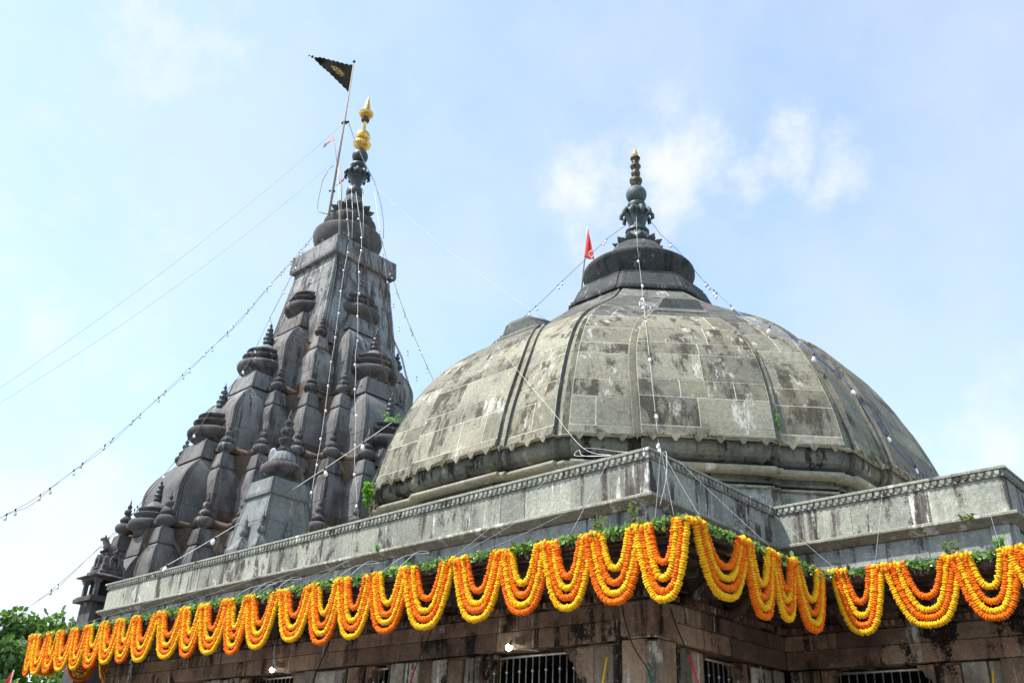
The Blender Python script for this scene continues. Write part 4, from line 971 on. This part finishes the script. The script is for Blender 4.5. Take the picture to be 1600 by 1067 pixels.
# long string from the spire to the far left
P0 = tower_at(492, 366, .2); P1 = far(0, 809, 17.); P2 = far(-160, 890, 14.)
mid = [tower_at(492, 366, .2), far(437, 428.5, 26.5), far(363.5, 511, 24.5), far(283, 588, 22.6), far(187, 676, 20.5), far(79, 762, 18.5), P1, P2]
lightstring(smoothpath(mid), [x for k in range(17) for x in (.06+k*.054, .075+k*.054)], .0045, 'wire_d', 'dark string of bulbs running from the spire to the left edge', 1.0, .10)
mid = [tower_at(476, 390, .6), at(430, 480, (0, 1, 0), 4.2), at(385, 570, (0, 1, 0), 2.9), at(330, 640, (0, 1, 0), 1.9), at(262, 735, (0, 1, 0), 1.0), far(171, 839, 23.), far(100, 905, 22.), far(37, 954, 21.), far(-60, 1020, 19.)]
lightstring(smoothpath(mid), [.05, .12, .2, .3, .36, .44, .51, .58, .66, .67, .75, .76, .84, .85, .93], .0045, 'wire_d', 'second string of bulbs from the spire down past the corner kiosk', 1.0, .08)
# strings down the face of the spire
c1 = [(540, 296, 1.1), (545, 371, 1.25), (542.5, 397, 1.9), (537, 426, 2.0), (533, 454, 2.2), (529, 485, 2.4), (522, 540, 2.6), (517, 568, 2.7), (510, 625, 3.1), (502, 684, 3.3), (490, 751, 3.8), (484, 792, 4.0)]
lightstring([tower_at(*p) for p in c1], fr(13, .10, .96), .0055, 'wire_w', 'white string of bulbs down the spire, left one of two', .95)
c2 = [(556, 300, 1.1), (565, 364, 1.3), (565, 388, 1.9), (560, 413, 2.0), (561, 440, 2.2), (559, 467, 2.4), (559, 525, 2.7), (555, 555, 2.9), (556, 587, 3.1), (554, 618, 3.3), (556, 651, 3.5), (554, 719, 3.8), (558, 786, 4.1), (560, 815, 4.2)]
lightstring([tower_at(*p) for p in c2], fr(13, .09, .96), .0055, 'wire_w', 'white string of bulbs down the spire, right one of two', .95)
c3 = [(585, 300, .6), (599, 400, .9), (605, 440, .9), (615, 476, 1.0), (623, 511, 1.2), (638, 551, 1.4), (655, 600, 1.6), (672, 640, 1.8)]
lightstring([tower_at(*p) for p in c3], fr(8, .2, .97), .0045, 'wire_w', 'string of bulbs hugging the right edge of the spire', 1.0)
c4 = [(596, 372, .5), (604, 405, .5), (623, 463, .6), (635, 497, .7), (657, 549, .9), (677, 594, 1.2), (700, 640, 1.4)]
lightstring([tower_at(*p) for p in c4], [x for k in range(7) for x in (.2+k*.11, .225+k*.11)], .007, 'wire_d', 'dark string of bulbs in the gap between spire and dome', .9)
# wire with bulbs from the parapet to the dome shoulder
a, b_ = at(250, 889, (0, 1, 0), -.06), at(612, 660, (0, 1, 0), 2.2)
lightstring(hang(a, b_, .10), [.03, .23, .53, .70, .87], .006, 'wire_w', 'white wire with bulbs rising from the parapet to the dome', 1.25)
# dome strings
def dome_hit(px, py, off=.05):
    v = ray(px, py).normalized(); t = 8.
    while t < 32:
        p = CAM+v*t; z = p.z; x, y = p.x-DX, p.y-DY
        if z > 1.15: r_ = drad(z)+.13 if z < 5.9 else 1.68 if z < 6.05 else 1.68-.5*(z-6.05) if z < 6.5 else 1.0+.35*(z-6.5) if z < 7.2 else 1.28-1.05*(z-7.2) if z < 7.85 else .45
        else: r_ = 5.32
        ap = max(x*math.cos(k*math.pi/4)+y*math.sin(k*math.pi/4) for k in range(8))
        if ap < r_: return p-v*off
        t += .02
    return dome_at(px, py, 0)
def dome_at(px, py, D_): return at(px, py, (s_, -s_, 0), s_*(DX-DY)+D_)
c5 = [(994, 335, .25), (996, 388, 1.0), (998, 405, 1.4), (1002, 440, 1.45), (1004, 460, 1.7)]+[(1004+(y-460)*.108, y, 0) for y in range(470, 690, 12)]
pA = Vector((.045, .20, .012))
lightstring([dome_at(*c5[0])]+[dome_hit(p[0], p[1]) for p in c5[1:]]+[pA], fr(10, .08, .93), .003, 'wire_w', 'white string of bulbs down the front of the dome', .85)
c6 = [(1018, 347, .2), (1031, 365, .3), (1060, 392, .4), (1100, 440, .6), (1160, 486, .8), (1220, 512, 1.1), (1295, 562, 1.6), (1335, 610, 2.1), (1385, 678, 2.8), (1430, 730, 3.3), (1470, 765, 3.8)]
c6 = [dome_at(*p) for p in c6[:4]]+[dome_hit(1150+(x-1150), y, .06) for x, y in ((1160, 494), (1200, 510), (1245, 534), (1290, 567), (1315, 590), (1335, 613), (1360, 645), (1380, 672), (1400, 700), (1420, 720), (1440, 737), (1456, 748))]
lightstring(c6, [.07, .2, .23, .30, .33, .47, .62, .70, .78, .86, .94], .007, 'wire_b', 'blue string of bulbs down the right side of the dome', 1.05)
c7 = [(978, 352, .1), (950, 372, .0), (880, 438, -.3), (845, 472, -.4), (805, 507, -.5), (765, 541, -.6), (735, 562, -.7)]
lightstring([dome_at(*p) for p in c7], [.12, .14, .42, .45, .6, .64, .82, .86], .006, 'wire_d', 'thin string of bulbs down the left skyline of the dome', .9)
# plain wires
wire('cable', hang(tower_at(580, 285, .3), dome_at(853, 500, -1.2), .25), .008, 'wire_g', 'thin cable slung from the spire finial to the dome')
wire('cable', hang(tower_at(535, 195, .6), far(-120, 685, 22), .55), .0055, 'wire_g', 'upper thin cable from the flag pole across the left sky')
wire('cable', hang(tower_at(522, 253, .6), far(-120, 700, 21), .60), .0055, 'wire_g', 'lower thin cable from the flag pole across the left sky')
w3 = [dome_hit(777+(866-777)*i/8, 541+(646-541)*i/8, .06+.03*i) for i in range(9)]+[at(911, 700, (0, 1, 0), .35), (-.50, -.03, .015)]
wire('cable', smoothpath(w3), .0024, 'wire_w', 'white cable running down the dome to the parapet')
w4 = [at(911, 700, (0, 1, 0), .35), at(935, 701, (0, 1, 0), .8), at(975, 706, (0, 1, 0), 1.1), (.04, .22, .012)]
wire('cable', smoothpath(w4), .003, 'wire_w', 'short white cable lying along the dome foot near the corner')
w5 = [(-.50, -.03, .015), at(900, 712, (0, 1, 0), .2), at(905, 703, (0, 1, 0), .3), at(912, 712, (0, 1, 0), .1), (-.50, -.06, .0)]
wire('cable_loop', smoothpath(w5), .0026, 'wire_w', 'loop of white cable where the dome cable meets the parapet')
# tie wires from the parapet down to the garland rope
ties = [((-.50, -.055, .01), (-.06, -1.33, -1.30)), ((-1.02, -.11, -.57), (-1.31, -1.33, -1.30)), ((-1.35, -.055, -.02), (-1.75, -1.33, -1.30)), ((-1.9, -.11, -.57), (-1.80, -1.33, -1.30)), ((-3.6, -.055, -.02), (-4.45, -1.33, -1.28)), ((-4.9, -.11, -.57), (-5.5, -1.33, -1.28)),
        ((-6.2, -.11, -.57), (-7.2, -1.33, -1.27)), ((-7.6, -.11, -.57), (-8.8, -1.33, -1.26)), ((-9.2, -.11, -.57), (-10.4, -1.33, -1.25)), ((-11, -.11, -.57), (-12, -1.33, -1.24))]
for i, (a, b_) in enumerate(ties): wire('tie_wire', hang(a, b_, .02, 6), .0022, 'wire_g', 'thin tie wire from the front parapet to the leaf rope, %s from the corner' % ORD[i], 'wire')
for i, (a, b_) in enumerate((((.055, .18, .01), (.95, -1.30, -1.30)), ((.055, .20, .01), (1.15, -1.28, -1.31)), ((.055, .22, .01), (1.31, -1.05, -1.31)), ((.055, .55, 0), (1.33, .25, -1.31)), ((.055, HB-.1, -.11), (1.4, 1.60, -1.28)))):
    wire('tie_wire', hang(a, b_, .015, 6), .0016, 'wire_g', 'thin tie wire from the shaded step parapet, %s from the roof corner' % ORD[i])
for i, (a, b_) in enumerate((((1.55, HB-.055, -.05), (1.82, 1.60, -1.27)), ((2.75, HB-.11, -.57), (3.1, 1.60, -1.27)))):
    wire('tie_wire', hang(a, b_, .015, 6), .0016, 'wire_g', 'thin tie wire from the right wing parapet, %s from the inner corner' % ORD[i])
wire('slack_wire', smoothpath([(.055, .24, .01), (.22, .05, -.1), (.30, -.1, -.45), (.22, -.12, -.75)]), .0026, 'wire_w', 'slack white wire dangling in front of the roof corner')
for i, (x0, x1) in enumerate(((-3.15, -2.85), (-4.15, -3.85), (-6.0, -5.55), (-6.65, -6.2))):
    wire('wire_loop', smoothpath([(x0, -1.2, -1.26), (x0+.02, -.9, -1.02), ((x0+x1)/2, -.6, -.93), (x1-.03, -.9, -1.0), (x1, -1.2, -1.26)]), .003, 'wire_w', 'thin wire loop standing on the front eave, %s from the corner' % ORD[i])
# bent conductor rods beside the spire crown
wire('bent_rod', [tower_at(521, 259, .5), tower_at(513, 264, .5), tower_at(503, 285, .5), tower_at(496, 318, .5), tower_at(496, 331, .6), tower_at(512, 335, .8)], .018, 'wire_g', 'bent iron rod left of the spire crown', 'rod')
wire('bent_rod', smoothpath([tower_at(545, 193, .6), tower_at(553, 215, .5), tower_at(570, 255, .4), tower_at(585, 285, .3), tower_at(595, 320, .3), tower_at(599, 350, .3), tower_at(599, 372, .4)]), .016, 'wire_g', 'bowed iron rod right of the spire crown', 'rod')
wire('upright_rod', [tower_at(531, 255, .95), tower_at(534, 300, 1.2), tower_at(531, 366, 1.5)], .022, 'cement', 'thin upright stick in front of the spire crown', 'rod')
for i, (x, y, dd) in enumerate(((528, 262, .9), (549, 290, .5), (566, 292, .5))):
    wire('stay_wire', [tower_at(x, y, dd), tower_at(x+2, 335, 1.2), tower_at(x+1, 372, 1.4)], .008, 'wire_w', 'thin stay wire at the spire crown, %s from the left' % ORD[i])
# rusty chains
def chain(pts, label, link_l=.10):
    P = resample([Vector(p) for p in pts], link_l*.72); org = P[0]; th = empty('chain', org, label, 'chain', 'rusty chains on the spire'); me = None
    mb = MB(); ring = []
    for i in range(13):
        a = 2*math.pi*i/12; ring.append((0, .030*math.cos(a), (link_l*.5)*math.sin(a)))
    mb.tube(ring, .009, 5); me = mesh_of(mb, 'chain_link', 'rust')
    for i in range(len(P)-1):
        d = (P[i+1]-P[i]).normalized(); o = link('chain_link', me, th); o.location = (P[i]+P[i+1])/2-org; q = d.to_track_quat('Z', 'Y'); o.rotation_euler = (q.to_matrix() @ Matrix.Rotation(math.pi/2*(i % 2), 3, 'Z')).to_euler()
chain([tower_at(*p) for p in ((567, 394, 1.75), (570, 412, 1.8), (576, 478, 2.3), (585, 515, 2.6), (596, 560, 3.0), (603, 585, 3.2), (610, 615, 3.3), (619, 645, 3.4))], 'rusty chain down the right face of the spire, left of the pair')
chain([tower_at(*p) for p in ((591, 408, 1.6), (596, 450, 1.8), (604, 491, 2.2), (612, 525, 2.4), (628, 559, 2.7), (634, 585, 2.9), (643, 615, 3.1))], 'rusty chain down the right face of the spire, right of the pair')
chain([tower_at(*p) for p in ((577, 354, 1.2), (576, 390, 1.5), (581, 422, 1.8))], 'short rusty chain hanging over the band below the spire crown')

# ================================================================== LAMPS, POLES AND CABLES ON THE WALL
def lamp(px, py, label):
    c = at(px, py, (0, 1, 0), -.12); th = empty('wall_lamp', c, label, 'lamp', 'lit lamps under the eave')
    mb = MB(); mb.ball((0, 0, 0), .040, 16, 10); mb.build('lamp_globe', 'lamp', th)
    mb = MB(); mb.lathe([(.018, .03), (.022, .05), (.022, .09), (.012, .10)], 12); o = mb.build('lamp_holder', 'rust', th); o.rotation_euler.y = .7
    mb = MB(); mb.box(.06, .12, -.02, .12, .035, .12); mb.build('junction_box', 'cement', th, None, .008)
    mb = MB(); mb.tube([(.02, 0, .05), (.06, .01, .02), (.09, .02, -.01), (.42, .06, -.06)], .010, 6); mb.build('conduit', 'steel', th)
lamp(795, 1011, 'lit round lamp above the large barred window'); lamp(425, 1046, 'lit round lamp above the small window farther left')
def pole(name, a, b_, r, m, label): wire(name, [a, (Vector(a)+Vector(b_))/2, b_], r, m, label, 'pole')
pole('pole', at(948, 1026, (0, 1, 0), -.35), at(928, 1150, (0, 1, 0), -.5), .012, 'yellowpole', 'yellow pole leaning by the corner pier')
pole('pole', at(1076, 1022, (1, 0, 0), .35), at(1112, 1130, (1, 0, 0), .5), .011, 'redpole', 'crimson pole leaning on the shaded side of the corner')
pole('pole', at(1551, 1046, (0, 1, 0), 2.6), at(1552, 1120, (0, 1, 0), 2.5), .010, 'yellowpole', 'yellow pole under the right-hand eave')
wire('cable', smoothpath([at(970, 935, (0, 1, 0), -.05), at(976, 968, (0, 1, 0), -.08), at(990, 1010, (0, 1, 0), -.1), at(1012, 1045, (0, 1, 0), -.12), at(1020, 1075, (0, 1, 0), -.12)]), .008, 'wire_d', 'black cable hanging down the corner pier')
wire('cable', smoothpath([at(1048, 950, (1, 0, 0), .06), at(1056, 975, (1, 0, 0), .1), at(1066, 1000, (1, 0, 0), .2), at(1076, 1022, (1, 0, 0), .35)]), .008, 'wire_d', 'black cable running to the crimson pole')
wire('rope', smoothpath([at(1012, 1036, (0, 1, 0), -.13), at(1018, 1045, (0, 1, 0), -.13), at(1013, 1053, (0, 1, 0), -.13), at(1022, 1060, (0, 1, 0), -.13), at(1015, 1070, (0, 1, 0), -.13), at(1020, 1085, (0, 1, 0), -.13)]), .011, 'greenrope', 'knotted green rope on the corner pier', 'rope')
wire('cable', smoothpath([at(674, 985, (0, 1, 0), -.10), at(660, 1015, (0, 1, 0), -.2), at(650, 1040, (0, 1, 0), -.25)]), .008, 'wire_d', 'black cable above the red stick on the front wall')
pole('stick', at(650, 1040, (0, 1, 0), -.25), at(630, 1095, (0, 1, 0), -.3), .010, 'redpole', 'red stick leaning on the front wall')
wire('cable', smoothpath([at(514, 1003, (0, 1, 0), -.1), at(503, 1030, (0, 1, 0), -.2), at(488, 1066, (0, 1, 0), -.3), at(480, 1090, (0, 1, 0), -.3)]), .010, 'wire_d', 'dark cable slanting across the front wall farther left')

# ================================================================== WEEDS
def weed(p, h, n, spread, m, label, leafy=.35, size=.03):
    p = Vector(p); rnd = random.Random(int(abs(p.x*1000))); th = empty('weed', p, label, 'plant', 'weeds rooted in the stonework'); ms, ml = MB(), MB()
    for i in range(n):
        a = rnd.uniform(0, 6.28); tip = Vector((math.cos(a)*spread*rnd.random(), math.sin(a)*spread*rnd.random(), h*rnd.uniform(.5, 1.))); pts = [Vector((0, 0, 0)), tip*.5+Vector((0, 0, h*.08)), tip]
        ms.tube(pts, [.004, .003, .0012], 4)
        for k in range(int(18*leafy)+3):
            t = rnd.uniform(.2, 1); c = pts[0].lerp(pts[2], t); leaf(ml, c, rnd, size)
    ms.build('stem', m, th); ml.build('leaves', m, th)
zE = -1.10
weed((-.30, -.52, -1.08), .24, 9, .18, 'weed', 'wispy pale weed on the eave left of the roof corner', .6, .03); weed((.10, -.45, -1.06), .30, 7, .07, 'weed', 'tall thin weed on the eave near the roof corner', .6, .03)
weed((-3.05, -.9, -1.2), .16, 4, .08, 'freshleaf', 'small green weed on the front eave', .4, .04); weed((-4.7, -.11, -.575), .12, 5, .08, 'freshleaf', 'tiny weed growing from the front parapet ledge', .4, .03)
weed((2.35, HB-.5, -1.08), .20, 9, .2, 'weed', 'wispy weed on the right-hand eave', .7, .03); weed((2.88, HB-.45, -1.06), .17, 8, .12, 'freshleaf', 'bushy green weed at the right end of the eave', .8, .03); weed((2.55, HB-.13, -.60), .08, 5, .18, 'weed', 'dry weed hanging below the right parapet', .6, .03)
p = dome_at(1184, 560, 4.8); weed(p, .22, 6, .06, 'weed', 'thin weed in a rib of the dome', .5, .025)
p = dome_at(1217, 672, 5.35); weed(p, .30, 4, .03, 'freshleaf', 'green weed growing in the right dome rib above the fringe', .5, .03)
p = at(572, 795, (0, 1, 0), 1.2); weed(p, .50, 7, .10, 'freshleaf', 'leafy green plant between the dome and the spire', .8, .09)
p = dome_at(622, 655, -1.4); weed(p+Vector((-.2, -.05, 0)), .12, 8, .42, 'freshleaf', 'feathery green sprig against the spire by the dome', .5, .05)

# ================================================================== TREES AND RED FLAGS AT LEFT
def tree(px, py, dist, hgt, rad, label, seed, nl=9000):
    rnd = random.Random(seed); top = far(px, py, dist); base = Vector((top.x, top.y, GZ)); H = top.z-GZ; th = empty('tree', base, label, 'tree', 'trees behind the temple')
    mb = MB(); mb.tube([(0, 0, -.3), (.1, 0, H*.3), (0, .15, H*.6), (.1, .1, H*.85)], [.45, .35, .22, .06], 10); lobes = []
    for i in range(16):
        a = rnd.uniform(0, 6.28); z = H*rnd.uniform(.42, .93); rr_ = rad*rnd.uniform(.25, .85)*(1.15-abs(z/H-.62)*1.1); e = Vector((math.cos(a)*rr_, math.sin(a)*rr_, z)); mb.tube([(0, 0, z*.72), e*.55+Vector((0, 0, z*.36)), e], [.14, .08, .03], 6); lobes.append((e, rad*rnd.uniform(.22, .42)))
    lobes.append((Vector((0, 0, H*.93)), rad*.3)); mb.build('trunk', 'bark', th); ml = MB()
    for i in range(nl):
        e, lr = lobes[rnd.randrange(len(lobes))]; d = Vector((rnd.gauss(0, 1), rnd.gauss(0, 1), rnd.gauss(0, .8))).normalized()*lr*(rnd.random()**.45); leaf(ml, e+d, rnd, .34)
    o = ml.build('crown', 'treeleaf', th)
tree(20, 965, 44., 8, 3.6, 'leafy green tree at the left edge beyond the temple', 5, 11000)
tree(95, 1050, 52., 8, 4.0, 'lower green tree behind the left end of the eave', 6, 8000)
tree(-60, 990, 40., 8, 3.6, 'green tree at the far left edge of the view', 9, 6000)
for i, (px, py, lab) in enumerate(((22, 1046, 'red flag in front of the tree at lower left'), (110, 1056, 'red flag below the far end of the eave'))):
    tp = far(px, py, 24.); g = empty('red_flag', (tp.x, tp.y, GZ), lab, 'flag'); mb = MB(); H = tp.z-GZ; mb.tube([(0, 0, 0), (0, 0, H)], .02, 6); mb.build('pole', 'cement', g)
    o = pennant('cloth', tp, tp-Vector((0, 0, 1.0)), tp+Vector((-.25, -.35, -.95)), 'redcloth', '', 12, .05, 0, .01); o.parent = g; o.location -= g.location
